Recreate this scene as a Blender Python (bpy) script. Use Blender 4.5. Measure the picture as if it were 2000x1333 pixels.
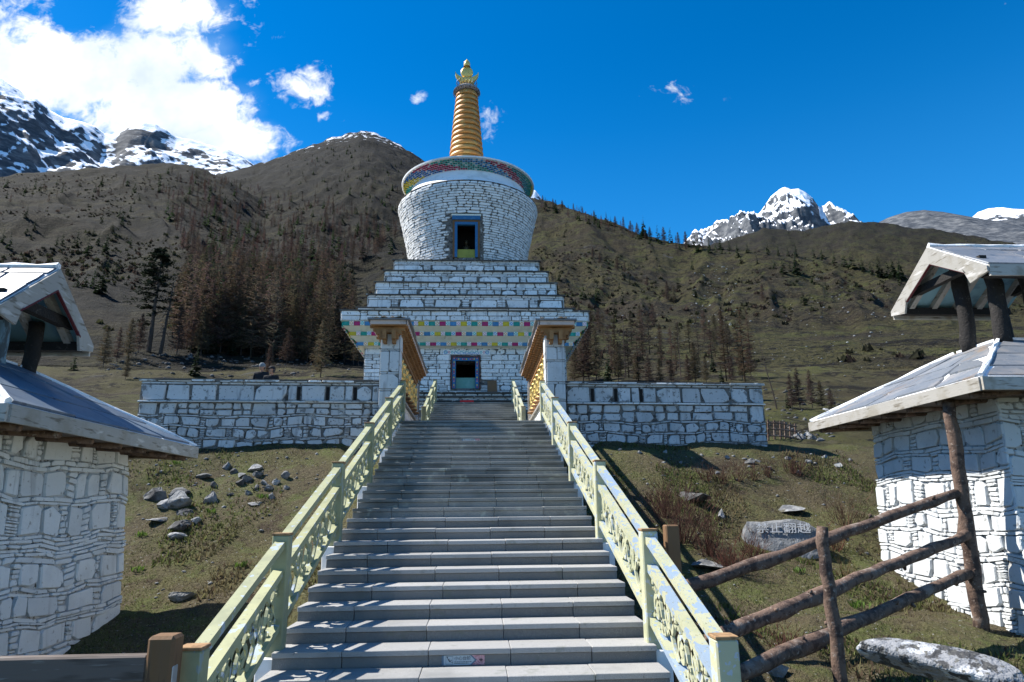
import bpy, bmesh, math, random
import numpy as np
from mathutils import Vector, Matrix
for o in list(bpy.data.objects): bpy.data.objects.remove(o)
S = bpy.context.scene
COL = S.collection
R = math.radians
# ------------------------------------------------------------------ camera
cam = bpy.data.cameras.new('camera'); cam.lens = 24.0; cam.sensor_width = 36.0
cam.clip_start = 0.05; cam.clip_end = 30000
camo = bpy.data.objects.new('camera', cam); COL.objects.link(camo)
YAW, PITCH, ROLL = R(3.1), R(14.04), R(0.6)
fw = np.array([math.sin(YAW)*math.cos(PITCH), math.cos(YAW)*math.cos(PITCH), math.sin(PITCH)])
rt = np.array([math.cos(YAW), -math.sin(YAW), 0.0]); up = np.cross(rt, fw)
rt, up = math.cos(ROLL)*rt - math.sin(ROLL)*up, math.sin(ROLL)*rt + math.cos(ROLL)*up
mw = Matrix.Identity(4)
for i in range(3):
    mw[i][0] = rt[i]; mw[i][1] = up[i]; mw[i][2] = -fw[i]
camo.matrix_world = mw
S.camera = camo
# ------------------------------------------------------------------ light
SUN = Vector((-0.79, 0.27, 1.0)).normalized()          # direction to the sun: behind the shrine, to the side
SUN_AZ = math.atan2(SUN.x, SUN.y); SUN_EL = math.asin(SUN.z)
sl = bpy.data.lights.new('sun', 'SUN'); sl.energy = 5.0; sl.angle = R(0.53); sl.color = (1.0, 0.955, 0.88)
so = bpy.data.objects.new('sun', sl); COL.objects.link(so)
so.rotation_euler = SUN.to_track_quat('Z', 'Y').to_euler()
S.view_settings.view_transform = 'Standard'; S.view_settings.look = 'None'
S.view_settings.gamma = 1.0; S.view_settings.use_curve_mapping = False
S.view_settings.exposure = 1.0
S.cycles.max_bounces = 5; S.cycles.diffuse_bounces = 3; S.cycles.glossy_bounces = 2; S.cycles.transparent_max_bounces = 4
# ------------------------------------------------------------------ projection helpers (photograph pixel -> ray)
def ray(x, y):
    return fw + rt*(x-1000)/1333.3 + up*(666.5-y)/1333.3
def atY(x, y, Y):
    d = ray(x, y); return d*Y/d[1]
def azel(x, y):
    d = ray(x, y); return math.atan2(d[0], d[1]), d[2]/math.hypot(d[0], d[1])
# ------------------------------------------------------------------ node helpers
class G:
    def __init__(s, tree):
        s.t = tree; s.t.nodes.clear()
    def n(s, typ, **kw):
        nd = s.t.nodes.new(typ)
        for k, v in kw.items():
            if k.startswith('i_'):
                key = k[2:]
                key = int(key) if key.isdigit() else key.replace('_', ' ')
                nd.inputs[key].default_value = v
            else: setattr(nd, k, v)
        return nd
    def l(s, a, b):
        s.t.links.new(a, b)
    def math(s, op, a, b=None, c=None, clamp=False):
        nd = s.t.nodes.new('ShaderNodeMath'); nd.operation = op; nd.use_clamp = clamp
        for i, v in enumerate((a, b, c)):
            if v is None: continue
            if isinstance(v, (int, float)): nd.inputs[i].default_value = v
            else: s.l(v, nd.inputs[i])
        return nd.outputs[0]
    def mix(s, fac, a, b, mode='MIX'):
        nd = s.t.nodes.new('ShaderNodeMix'); nd.data_type = 'RGBA'; nd.blend_type = mode
        for sock, v in ((nd.inputs[0], fac), (nd.inputs[6], a), (nd.inputs[7], b)):
            if isinstance(v, (int, float)): sock.default_value = v
            elif isinstance(v, tuple): sock.default_value = (v[0], v[1], v[2], 1)
            else: s.l(v, sock)
        return nd.outputs[2]
    def ramp(s, v, lo, hi, a=0.0, b=1.0):
        nd = s.t.nodes.new('ShaderNodeMapRange'); nd.interpolation_type = 'SMOOTHSTEP'
        nd.inputs[1].default_value = lo; nd.inputs[2].default_value = hi
        nd.inputs[3].default_value = a; nd.inputs[4].default_value = b
        s.l(v, nd.inputs[0]); return nd.outputs[0]
    def noise(s, vec, scale, detail=5, rough=0.6, dist=0.0):
        nd = s.t.nodes.new('ShaderNodeTexNoise'); nd.inputs['Scale'].default_value = scale
        nd.inputs['Detail'].default_value = detail; nd.inputs['Roughness'].default_value = rough
        nd.inputs['Distortion'].default_value = dist
        if vec is not None: s.l(vec, nd.inputs['Vector'])
        return nd.outputs[0]
    def vmul(s, v, k):
        nd = s.t.nodes.new('ShaderNodeVectorMath'); nd.operation = 'MULTIPLY'
        s.l(v, nd.inputs[0]); nd.inputs[1].default_value = k; return nd.outputs[0]
MATS = {}
def mat(name, base, rough=0.85, layers=(), bump=None, rnd=0.0, metallic=0.0, spec=0.3, coords='pos', vcol=False, trans=0.0):
    """layers: (scale, colour, lo, hi[, stretch xyz])"""
    m = bpy.data.materials.new(name); m.use_nodes = True; g = G(m.node_tree)
    out = g.n('ShaderNodeOutputMaterial'); bs = g.n('ShaderNodeBsdfPrincipled')
    g.l(bs.outputs[0], out.inputs[0])
    bs.inputs['Roughness'].default_value = rough; bs.inputs['Metallic'].default_value = metallic
    bs.inputs['Specular IOR Level'].default_value = spec
    if coords == 'pos': pos = g.n('ShaderNodeNewGeometry').outputs['Position']
    else: pos = g.n('ShaderNodeTexCoord').outputs['Object']
    if vcol:
        col = g.n('ShaderNodeVertexColor', layer_name='Col').outputs[0]
        if base is not None: col = g.mix(1.0, col, base, 'MULTIPLY')
    else:
        c = g.n('ShaderNodeRGB'); c.outputs[0].default_value = (*base, 1); col = c.outputs[0]
    for L in layers:
        v = g.vmul(pos, L[4]) if len(L) > 4 else pos
        f = g.ramp(g.noise(v, L[0], 3), L[2], L[3])
        col = g.mix(f, col, L[1])
    if rnd:
        r = g.n('ShaderNodeObjectInfo').outputs['Random']
        k = g.math('MULTIPLY_ADD', r, rnd, 1.0-rnd*0.6)
        cc = g.n('ShaderNodeCombineColor')
        for i in range(3): g.l(k, cc.inputs[i])
        col = g.mix(1.0, col, cc.outputs[0], 'MULTIPLY')
    g.l(col, bs.inputs['Base Color'])
    if trans:
        tb = g.n('ShaderNodeBsdfTranslucent'); g.l(col, tb.inputs[0]); mx = g.n('ShaderNodeMixShader'); mx.inputs[0].default_value = trans
        g.l(bs.outputs[0], mx.inputs[1]); g.l(tb.outputs[0], mx.inputs[2]); g.l(mx.outputs[0], out.inputs[0])
    if bump:
        b = g.n('ShaderNodeBump'); b.inputs['Strength'].default_value = bump[1]
        b.inputs['Distance'].default_value = bump[2] if len(bump) > 2 else 0.02
        g.l(g.noise(g.vmul(pos, bump[3]) if len(bump) > 3 else pos, bump[0], 3), b.inputs['Height'])
        g.l(b.outputs[0], bs.inputs['Normal'])
    MATS[name] = m
    return m
# ------------------------------------------------------------------ world: sky with cumulus towards the sun
W = bpy.data.worlds.new('World'); S.world = W; W.use_nodes = True
W.cycles.sampling_method = 'MANUAL'; W.cycles.sample_map_resolution = 512
g = G(W.node_tree)
sky = g.n('ShaderNodeTexSky', sky_type='NISHITA', sun_disc=False, sun_elevation=SUN_EL, sun_rotation=SUN_AZ,
          altitude=3200.0, air_density=1.0, dust_density=0.45, ozone_density=3.0)
hs = g.n('ShaderNodeHueSaturation'); hs.inputs['Saturation'].default_value = 1.38; hs.inputs['Value'].default_value = 1.0
hs.inputs['Hue'].default_value = 0.499
g.l(sky.outputs[0], hs.inputs['Color'])
dirv = g.n('ShaderNodeTexCoord').outputs['Generated']
sx = g.n('ShaderNodeSeparateXYZ'); g.l(dirv, sx.inputs[0])
ysafe = g.math('MAXIMUM', sx.outputs[1], 0.05)
u = g.math('DIVIDE', sx.outputs[0], ysafe); v = g.math('DIVIDE', sx.outputs[2], ysafe)
uv = g.n('ShaderNodeCombineXYZ'); g.l(u, uv.inputs[0]); g.l(v, uv.inputs[1])
n1 = g.noise(uv.outputs[0], 7.5, 6, 0.60, 0.25); n4 = g.noise(uv.outputs[0], 34, 3, 0.65, 0.6)
def uvpx(x, y):
    d = ray(x, y); return d[0]/d[1], d[2]/d[1]
bias = None; big = None
for (px, py, rx, ry, amp) in [(40, 140, 330, 110, 1.0), (300, 115, 170, 85, 1.0), (335, 35, 120, 75, .85), (330, 215, 190, 90, 1.0),
        (450, 275, 120, 62, 1.0), (-260, 120, 400, 170, .9), (505, 268, 52, 46, .6), (600, 160, 84, 78, .70), (655, 222, 70, 44, .48), (480, 60, 70, 100, .36),
        (1350, 178, 180, 44, .375), (1408, 148, 56, 36, .43), (817, 192, 36, 24, .38), (970, 250, 70, 100, .37), (545, 72, 34, 24, .32)]:
    cu, cv = uvpx(px, py); ru = rx/1333*1.1; rv = ry/1333*1.1
    a = g.math('DIVIDE', g.math('SUBTRACT', u, cu), ru); b = g.math('DIVIDE', g.math('SUBTRACT', v, cv), rv)
    r2 = g.math('ADD', g.math('MULTIPLY', a, a), g.math('MULTIPLY', b, b))
    e = g.math('MULTIPLY', g.math('EXPONENT', g.math('MULTIPLY', r2, -1.0)), amp)
    bias = e if bias is None else g.math('MAXIMUM', bias, e)
    if amp > .8: big = bias
dens = g.math('ADD', bias, g.math('MULTIPLY', g.math('SUBTRACT', n1, 0.5), 1.5))
dens = g.math('ADD', dens, g.math('MULTIPLY', g.math('SUBTRACT', n4, 0.5), 0.55))
front = g.ramp(sx.outputs[1], 0.05, 0.25)
cl = g.math('MULTIPLY', g.ramp(dens, 0.37, 0.68), front)
# faint veil round the cloud bank, and unseen clouds behind the camera, thickened as white fill light
veil = g.math('MULTIPLY', g.ramp(g.math('ADD', big, g.math('MULTIPLY', g.math('SUBTRACT', g.noise(uv.outputs[0], 2.6, 5, .6), 0.5), 1.3)), 0.25, 0.9, 0.0, 0.32), front)
n3 = g.noise(dirv, 3.2, 5, 0.6)
back = g.math('MULTIPLY', g.ramp(n3, 0.55, 0.69, 0.0, 0.9), g.math('SUBTRACT', 1.0, g.ramp(sx.outputs[1], -0.15, 0.15)))
n2 = g.noise(uv.outputs[0], 4.0, 6, .55)
ccol = g.mix(g.ramp(n2, 0.3, 0.62), (3.1, 3.7, 4.25), (5.4, 5.55, 5.7))
pale = g.math('MULTIPLY', g.math('SUBTRACT', 1.0, g.ramp(sx.outputs[2], 0.18, 0.62)), 0.30)
hz = g.mix(pale, hs.outputs[0], (0.35, 2.3, 4.9))
c1 = g.mix(veil, hz, (3.4, 4.8, 6.0))
c1 = g.mix(cl, c1, ccol)
c1 = g.mix(back, c1, (5.4, 5.6, 5.8))
bg = g.n('ShaderNodeBackground'); bg.inputs[1].default_value = 0.115
g.l(c1, bg.inputs[0])
wo = g.n('ShaderNodeOutputWorld'); g.l(bg.outputs[0], wo.inputs[0])

# ------------------------------------------------------------------ object helpers
def mesh(name, verts, faces, m=None, smooth=False, cols=None):
    me = bpy.data.meshes.new(name)
    if isinstance(verts, np.ndarray) and isinstance(faces, np.ndarray):
        nv, nf, k = len(verts), len(faces), faces.shape[1]
        me.vertices.add(nv); me.vertices.foreach_set('co', verts.astype(np.float32).ravel())
        me.loops.add(nf*k); me.loops.foreach_set('vertex_index', faces.astype(np.int32).ravel())
        me.polygons.add(nf); me.polygons.foreach_set('loop_start', np.arange(0, nf*k, k, dtype=np.int32))
        me.polygons.foreach_set('loop_total', np.full(nf, k, dtype=np.int32))
        me.update(calc_edges=True)
    else:
        me.from_pydata([tuple(v) for v in verts], [], faces)
    if smooth: me.polygons.foreach_set('use_smooth', np.ones(len(me.polygons), dtype=bool))
    if cols is not None:
        ca = me.color_attributes.new('Col', 'FLOAT_COLOR', 'POINT')
        c4 = np.ones((len(me.vertices), 4), dtype=np.float32); c4[:, :3] = np.asarray(cols)
        ca.data.foreach_set('color', c4.ravel())
    if m is not None: me.materials.append(MATS[m] if isinstance(m, str) else m)
    return me
def obj(name, me, parent=None, loc=None, rot=None, scale=None):
    o = bpy.data.objects.new(name, me); COL.objects.link(o)
    if parent is not None: o.parent = parent
    if loc is not None: o.location = loc
    if rot is not None: o.rotation_euler = rot
    if scale is not None: o.scale = scale
    return o
def tag(o, label=None, cat=None, group=None, kind=None):
    if label: o['label'] = label
    if cat: o['category'] = cat
    if group: o['group'] = group
    if kind: o['kind'] = kind
    return o
def thing(name, label, cat, loc=(0, 0, 0), rotz=0.0, group=None):
    o = bpy.data.objects.new(name, None); COL.objects.link(o); o.empty_display_size = 0.2
    o.location = loc; o.rotation_euler = (0, 0, rotz)
    return tag(o, label, cat, group)
class MB:
    """collects simple shapes into one mesh"""
    def __init__(s): s.v = []; s.f = []; s.c = []
    def add(s, vs, fs, col=None):
        k = len(s.v); s.v += [tuple(p) for p in vs]; s.f += [tuple(i+k for i in f) for f in fs]
        if col is not None: s.c += [col]*len(vs)
    def box(s, x0, x1, y0, y1, z0, z1, col=None):
        s.add([(x0,y0,z0),(x1,y0,z0),(x1,y1,z0),(x0,y1,z0),(x0,y0,z1),(x1,y0,z1),(x1,y1,z1),(x0,y1,z1)],
              [(0,3,2,1),(4,5,6,7),(0,1,5,4),(1,2,6,5),(2,3,7,6),(3,0,4,7)], col)
    def cbox(s, x0, x1, y0, y1, z0, z1, b=0.01):
        vs, fs = cbox_data(x0, x1, y0, y1, z0, z1, b); s.add(vs, fs)
    def hexa(s, p8):
        s.add(p8, [(0,3,2,1),(4,5,6,7),(0,1,5,4),(1,2,6,5),(2,3,7,6),(3,0,4,7)])
    def prism(s, poly, axis, a, b):
        """extrude 2D polygon along axis (0,1,2) from a to b; polygon in the other two coordinates in order"""
        n = len(poly); vs = []
        for t in (a, b):
            for p in poly:
                q = list(p); q.insert(axis, t); vs.append(q)
        fs = [tuple(range(n))[::-1], tuple(range(n, 2*n))]
        for i in range(n):
            j = (i+1) % n; fs.append((i, j, n+j, n+i))
        s.add(vs, fs)
    def tube(s, pts, rad, n=8, cap=True, jit=0.0, rng=None):
        pts = [Vector(p) for p in pts]; m = len(pts); base = len(s.v)
        rads = rad if isinstance(rad, (list, tuple)) else [rad]*m
        d0 = (pts[1]-pts[0]).normalized()
        a = d0.orthogonal().normalized()
        for i in range(m):
            d = (pts[min(i+1, m-1)]-pts[max(i-1, 0)]).normalized()
            a = (a - d*a.dot(d)).normalized(); b = d.cross(a)
            for k in range(n):
                t = 2*math.pi*k/n; r = rads[i]
                if jit and rng: r *= 1+rng.uniform(-jit, jit)
                s.v.append(tuple(pts[i] + a*math.cos(t)*r + b*math.sin(t)*r))
        for i in range(m-1):
            for k in range(n):
                k2 = (k+1) % n
                s.f.append((base+i*n+k, base+i*n+k2, base+(i+1)*n+k2, base+(i+1)*n+k))
        if cap:
            s.f.append(tuple(base+k for k in range(n))[::-1]); s.f.append(tuple(base+(m-1)*n+k for k in range(n)))
    def lathe(s, prof, n=32, cx=0, cy=0, ang0=0.0, ang1=2*math.pi):
        base = len(s.v); full = abs(ang1-ang0-2*math.pi) < 1e-6
        cnt = n if full else n+1
        for (r, z) in prof:
            for k in range(cnt):
                t = ang0+(ang1-ang0)*k/n
                s.v.append((cx+r*math.cos(t), cy+r*math.sin(t), z))
        for i in range(len(prof)-1):
            for k in range(n):
                k2 = (k+1) % cnt
                s.f.append((base+i*cnt+k, base+i*cnt+k2, base+(i+1)*cnt+k2, base+(i+1)*cnt+k))
    def mesh(s, name, m, smooth=False):
        return mesh(name, s.v, s.f, m, smooth, np.array(s.c) if s.c else None)
    def part(s, name, m, parent=None, smooth=False, loc=None, rot=None):
        return obj(name, s.mesh(name, m, smooth), parent, loc, rot)
def cbox_data(x0, x1, y0, y1, z0, z1, b):
    """box with chamfered edges: 24 vertices"""
    vs = []; idx = {}
    xs, ys, zs = (x0, x1), (y0, y1), (z0, z1)
    for i in (0, 1):
        for j in (0, 1):
            for k in (0, 1):
                p = (xs[i], ys[j], zs[k]); si = (1 if i == 0 else -1)*b; sj = (1 if j == 0 else -1)*b; sk = (1 if k == 0 else -1)*b
                idx[i, j, k, 'x'] = len(vs); vs.append((p[0], p[1]+sj, p[2]+sk))
                idx[i, j, k, 'y'] = len(vs); vs.append((p[0]+si, p[1], p[2]+sk))
                idx[i, j, k, 'z'] = len(vs); vs.append((p[0]+si, p[1]+sj, p[2]))
    fs = []
    q = idx
    for s_ in (0, 1):
        f = [q[s_,0,0,'x'], q[s_,1,0,'x'], q[s_,1,1,'x'], q[s_,0,1,'x']]; fs.append(f if s_ else f[::-1])
        f = [q[0,s_,0,'y'], q[1,s_,0,'y'], q[1,s_,1,'y'], q[0,s_,1,'y']]; fs.append(f[::-1] if s_ else f)
        f = [q[0,0,s_,'z'], q[1,0,s_,'z'], q[1,1,s_,'z'], q[0,1,s_,'z']]; fs.append(f if s_ else f[::-1])
    for a in (0, 1):
        for b_ in (0, 1):
            fs.append([q[a,b_,0,'x'], q[a,b_,1,'x'], q[a,b_,1,'y'], q[a,b_,0,'y']])
            fs.append([q[a,0,b_,'x'], q[a,1,b_,'x'], q[a,1,b_,'z'], q[a,0,b_,'z']])
            fs.append([q[0,a,b_,'y'], q[1,a,b_,'y'], q[1,a,b_,'z'], q[0,a,b_,'z']])
            for c in (0, 1): pass
    for i in (0, 1):
        for j in (0, 1):
            for k in (0, 1): fs.append([q[i,j,k,'x'], q[i,j,k,'y'], q[i,j,k,'z']])
    # make normals point outward
    cx, cy, cz = (x0+x1)/2, (y0+y1)/2, (z0+z1)/2; out = []
    for f in fs:
        p = [Vector(vs[i]) for i in f]; nrm = (p[1]-p[0]).cross(p[2]-p[0]); c = sum(p, Vector())/len(p) - Vector((cx, cy, cz))
        out.append(tuple(f) if nrm.dot(c) >= 0 else tuple(f[::-1]))
    return vs, out
def text_part(name, body, size, m, parent, loc, rot, extrude=.0006, scale=None):
    cu = bpy.data.curves.new(name, 'FONT'); cu.body = body; cu.size = size; cu.extrude = extrude
    t = bpy.data.objects.new(name+'_source', cu); COL.objects.link(t); bpy.context.view_layer.update()
    me = bpy.data.meshes.new_from_object(t.evaluated_get(bpy.context.evaluated_depsgraph_get()))
    bpy.data.objects.remove(t); me.materials.clear(); me.materials.append(MATS[m])
    return obj(name, me, parent, loc, rot, scale)
_cb = {}
def cbox_part(name, m, parent, x0, x1, y0, y1, z0, z1, b=0.008):
    """chamfered box as its own object, mesh shared by size"""
    key = (round(x1-x0, 3), round(y1-y0, 3), round(z1-z0, 3), b, m)
    if key not in _cb:
        vs, fs = cbox_data(-key[0]/2, key[0]/2, -key[1]/2, key[1]/2, -key[2]/2, key[2]/2, b)
        _cb[key] = mesh(name, vs, fs, m)
    return obj(name, _cb[key], parent, ((x0+x1)/2, (y0+y1)/2, (z0+z1)/2))
# ------------------------------------------------------------------ noise
def _h(xi, yi, seed):
    n = (xi.astype(np.int64)*374761393 + yi.astype(np.int64)*668265263 + seed*974634211) & 0xffffffff
    n = ((n ^ (n >> 13))*1274126177) & 0xffffffff
    n = n ^ (n >> 16)
    return (n & 0xffffff)/float(0xffffff)
def vn(x, y, seed=0):
    xi = np.floor(x); yi = np.floor(y); fx = x-xi; fy = y-yi
    fx = fx*fx*fx*(fx*(fx*6-15)+10); fy = fy*fy*fy*(fy*(fy*6-15)+10)
    a = _h(xi, yi, seed); b = _h(xi+1, yi, seed); c = _h(xi, yi+1, seed); d = _h(xi+1, yi+1, seed)
    return (a*(1-fx)+b*fx)*(1-fy) + (c*(1-fx)+d*fx)*fy
def fbm(x, y, octv=5, seed=0, gain=0.5, ridged=False):
    t = np.zeros_like(x, dtype=float); a = 1.0; s = 0.0
    for i in range(octv):
        k = vn(x, y, seed+i*17)
        if ridged: k = 1-np.abs(2*k-1)
        t += a*k; s += a; a *= gain; x = x*2.03+11.3; y = y*2.03-7.7
    return t/s
def sstep(a, b, x):
    t = np.clip((x-a)/(b-a), 0, 1); return t*t*(3-2*t)
# ------------------------------------------------------------------ materials
mat('white_stone', (.79, .79, .775), .85, [(5, (.50, .50, .49), .56, .70, (1, 1, .14)), (2.2, (.50, .50, .49), .50, .75), (7, (.30, .295, .28), .60, .68), (28, (.26, .25, .235), .64, .71)], (22, .5, .012), rnd=.2)
mat('hut_stone', (.55, .57, .575), .85, [(6, (.38, .39, .395), .58, .72, (1, 1, .14)), (1.8, (.46, .475, .48), .48, .72), (9, (.30, .30, .29), .62, .70), (30, (.27, .265, .25), .66, .72)], (20, .5, .012), rnd=.16)
mat('wall_stone', (.50, .51, .51), .85, [(6, (.33, .335, .335), .57, .70, (1, 1, .14)), (1.8, (.40, .41, .41), .48, .72), (6, (.20, .20, .195), .58, .66), (18, (.18, .175, .165), .62, .69)], (20, .5, .012), rnd=.22)
mat('white_stone_worn', (.74, .74, .72), .85, [(1.6, (.50, .50, .48), .48, .7), (4.5, (.27, .27, .26), .56, .64), (16, (.24, .22, .20), .60, .68)], (18, .6, .015), rnd=.22)
mat('mortar', (.42, .42, .41), .95, [(5, (.30, .30, .29), .50, .66), (14, (.07, .065, .06), .56, .64)], (25, .8, .03))
mat('mortar_far', (.15, .145, .135), .95, [(3, (.40, .40, .39), .54, .68), (7, (.06, .055, .05), .50, .62)], (20, .8, .03))
mat('plaster', (.80, .80, .79), .85, [(1.2, (.66, .66, .64), .5, .7), (5, (.45, .45, .43), .66, .74)], (12, .2, .02))
mat('dark_course', (.10, .09, .08), .9, [(3, (.5, .5, .48), .60, .70)], (14, .8, .03), rnd=.3)
mat('granite_riser_shaded', (.20, .197, .187), .6, [(240, (.09, .09, .09), .48, .60), (150, (.34, .34, .33), .60, .68), (1.3, (.13, .13, .125), .48, .72), (6, (.15, .155, .135), .58, .72)], (180, .2, .003), rnd=.25, spec=.3)  # darker copy of the tread granite, the risers' shade put into the colour
mat('granite', (.35, .345, .33), .55, [(240, (.20, .20, .20), .50, .62), (150, (.52, .52, .51), .60, .68), (1.3, (.23, .23, .22), .50, .75), (6, (.24, .245, .22), .58, .72), (22, (.17, .17, .16), .66, .72)], (180, .2, .003), rnd=.18, spec=.5)
mat('granite_stained', (.275, .275, .25), .6, [(240, (.09, .09, .095), .50, .60), (150, (.32, .32, .31), .60, .68), (.9, (.13, .132, .12), .48, .68), (4, (.32, .33, .28), .58, .72)], (180, .15, .003), rnd=.2, spec=.45)
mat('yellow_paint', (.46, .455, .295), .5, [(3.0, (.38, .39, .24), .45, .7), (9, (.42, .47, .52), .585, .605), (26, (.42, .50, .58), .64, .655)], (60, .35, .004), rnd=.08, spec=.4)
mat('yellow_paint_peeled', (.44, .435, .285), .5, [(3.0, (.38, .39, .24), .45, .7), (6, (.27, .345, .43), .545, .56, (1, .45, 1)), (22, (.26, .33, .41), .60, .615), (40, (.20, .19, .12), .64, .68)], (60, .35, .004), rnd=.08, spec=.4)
mat('yellow_paint_shaded', (.36, .365, .205), .5, [(3.0, (.28, .29, .17), .45, .7), (9, (.36, .42, .47), .60, .62), (30, (.20, .21, .15), .62, .68)], (60, .35, .004), rnd=.12, spec=.4)  # darker copy of the railing yellow, shade of that side painted in
mat('yellow_paint_worn_shaded', (.31, .315, .18), .6, [(2.5, (.25, .26, .155), .45, .65), (14, (.26, .30, .27), .60, .63, (1, 1, .3))], (50, .4, .004), rnd=.08)  # same yellow on the posts: worn streaks, with shade mixed into the base colour
mat('rust_cap', (.33, .20, .10), .8, [(14, (.20, .12, .06), .45, .65)], (40, .4, .004))
mat('weathered_wood', (.34, .325, .295), .85, [(3, (.28, .26, .22), .48, .68, (1, 1, 1)), (24, (.17, .15, .12), .56, .68, (1, .12, 1)), (10, (.50, .48, .45), .60, .7, (1, .2, 1))], (30, .5, .006, (1, .15, 1)), rnd=.15)
mat('weathered_wood_x', (.42, .40, .36), .85, [(3, (.28, .25, .20), .48, .68), (24, (.16, .13, .10), .56, .68, (.12, 1, 1))], (30, .5, .006, (.15, 1, 1)), rnd=.15)
mat('brown_wood', (.165, .092, .045), .75, [(12, (.17, .09, .04), .48, .62, (1, 1, .12)), (40, (.10, .055, .03), .58, .66, (1, 1, .08))], (40, .5, .005, (1, 1, .1)), rnd=.12)
mat('dark_plank', (.13, .105, .09), .8, [(14, (.07, .055, .045), .48, .62, (.1, 1, 1)), (40, (.20, .18, .16), .62, .70, (.1, 1, 1))], (40, .5, .005, (.1, 1, 1)))
mat('log_bark', (.145, .095, .07), .85, [(8, (.065, .042, .033), .46, .6), (20, (.25, .20, .165), .60, .68), (3.5, (.22, .175, .145), .58, .7)], (35, .9, .012), rnd=.2)
mat('charred_log', (.020, .018, .017), .85, [(18, (.06, .055, .05), .60, .70), (5, (.018, .016, .015), .5, .65)], (26, .9, .02), rnd=.15)
mat('painted_log', (.16, .26, .32), .8, [(10, (.07, .09, .10), .5, .62, (1, 1, .3)), (4, (.24, .34, .40), .55, .7)], (26, .8, .012))
mat('slate', (.15, .165, .185), .5, [(1.1, (.20, .155, .12), .56, .66), (2, (.22, .215, .215), .48, .68), (9, (.10, .12, .15), .55, .68), (30, (.30, .31, .32), .64, .7)], (16, .35, .008), rnd=.30, spec=.5)
mat('slate_blue', (.08, .115, .16), .5, [(2, (.13, .165, .20), .48, .68), (7, (.05, .075, .115), .55, .68), (26, (.20, .22, .25), .66, .72)], (16, .35, .008), rnd=.35, spec=.5)
mat('sealant', (.78, .79, .80), .7, [(10, (.50, .51, .52), .56, .7)], (14, .7, .02))
mat('soffit_blue', (.20, .36, .42), .8, [(4, (.14, .26, .32), .5, .7)], (20, .3, .01))
mat('dark_interior', (.012, .010, .009), .9)
mat('red_trim', (.10, .02, .025), .8)
mat('gold', (.80, .58, .20), .32, [(4, (.62, .42, .13), .5, .7)], (14, .25, .01), metallic=.85)
mat('gold_leaf', (.80, .58, .16), .38, [(6, (.48, .32, .08), .60, .68)], (18, .3, .01), metallic=.25, spec=.6)
mat('ochre_gilt', (.50, .215, .045), .5, [(2.2, (.50, .29, .08), .52, .64), (9, (.42, .17, .04), .58, .68), (14, (.70, .60, .32), .66, .70)], (18, .4, .015), metallic=.12, spec=.5)
mat('ochre_groove', (.30, .10, .03), .8)
mat('tarnished_metal', (.24, .23, .23), .5, [(8, (.10, .09, .09), .5, .62)], metallic=.6)
mat('wheel_gold', (.70, .50, .17), .36, [(9, (.40, .25, .07), .50, .62), (34, (.86, .70, .34), .58, .66)], (38, .9, .012), metallic=.75)
mat('rafter_brown', (.30, .155, .06), .7, [(9, (.25, .115, .04), .5, .68)], rnd=.2)
mat('fascia_pink', (.52, .44, .41), .8, [(5, (.40, .33, .30), .5, .7)])
mat('turf', (.06, .045, .03), .95, [(9, (.10, .085, .04), .5, .65)], (18, .8, .03))
mat('cream_band', (.78, .76, .64), .85, [(1.5, (.66, .64, .53), .5, .72), (3.5, (.20, .15, .10), .69, .76)], (10, .25, .015))
mat('bark', (.070, .052, .042), .95, [(12, (.04, .03, .025), .5, .65)], rnd=.2)
mat('needles', (1, 1, 1), .8, vcol=True, rnd=.55, spec=.2, trans=.25)
mat('twigs', (1, 1, 1), .9, vcol=True, rnd=.40, spec=.15, trans=.45)
mat('rock', (.24, .245, .245), .9, [(1.8, (.12, .125, .13), .45, .62), (7, (.34, .345, .35), .58, .66), (3.2, (.085, .08, .06), .58, .7)], (9, .9, .06), rnd=.5)
mat('rock_dark', (.12, .122, .122), .9, [(2.5, (.045, .045, .046), .45, .62), (9, (.17, .175, .18), .60, .68)], (9, .9, .05), rnd=.4)
mat('pale_rock', (.185, .19, .195), .9, [(1.6, (.13, .135, .14), .45, .65), (7, (.26, .265, .27), .58, .68), (12, (.13, .13, .12), .6, .68)], (9, .9, .04))
mat('lichen_rock', (.22, .225, .235), .9, [(5.0, (.42, .43, .44), .53, .60), (9, (.055, .055, .055), .52, .58), (26, (.10, .10, .09), .56, .64)], (11, 1.0, .05))
mat('leaf_green', (.10, .165, .03), .7, [(9, (.065, .11, .02), .5, .65)], rnd=.3, trans=.4)
mat('grass_blades', (1, 1, 1), .85, vcol=True, spec=.2, trans=.4)
mat('red_cloth', (.62, .03, .03), .8)
mat('teal_panel', (.12, .30, .26), .5, [(2, (.17, .36, .33), .5, .7)])
mat('olive_panel', (.30, .31, .06), .6, [(3, (.24, .25, .05), .5, .7)])
mat('blue_paint', (.02, .13, .30), .6, [(6, (.05, .18, .34), .5, .7)])
mat('skin', (.42, .22, .14), .6); mat('black_cloth', (.012, .013, .016), .85, bump=(18, .6, .02)); mat('grey_knit', (.17, .19, .20), .95, bump=(60, .7, .01)); mat('trouser_cloth', (.03, .035, .05), .9)
mat('steel_plate', (.45, .47, .52), .35, metallic=.7)
mat('sign_grey', (.40, .47, .50), .5); mat('sign_dark', (.02, .02, .025), .6); mat('sign_border', (.10, .16, .22), .5); mat('carved_white', (.46, .47, .48), .9); mat('bronze', (.06, .045, .025), .5, metallic=.5)
mat('sign_pink', (.62, .40, .42), .6, [(220, (.25, .05, .07), .5, .54)])
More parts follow.
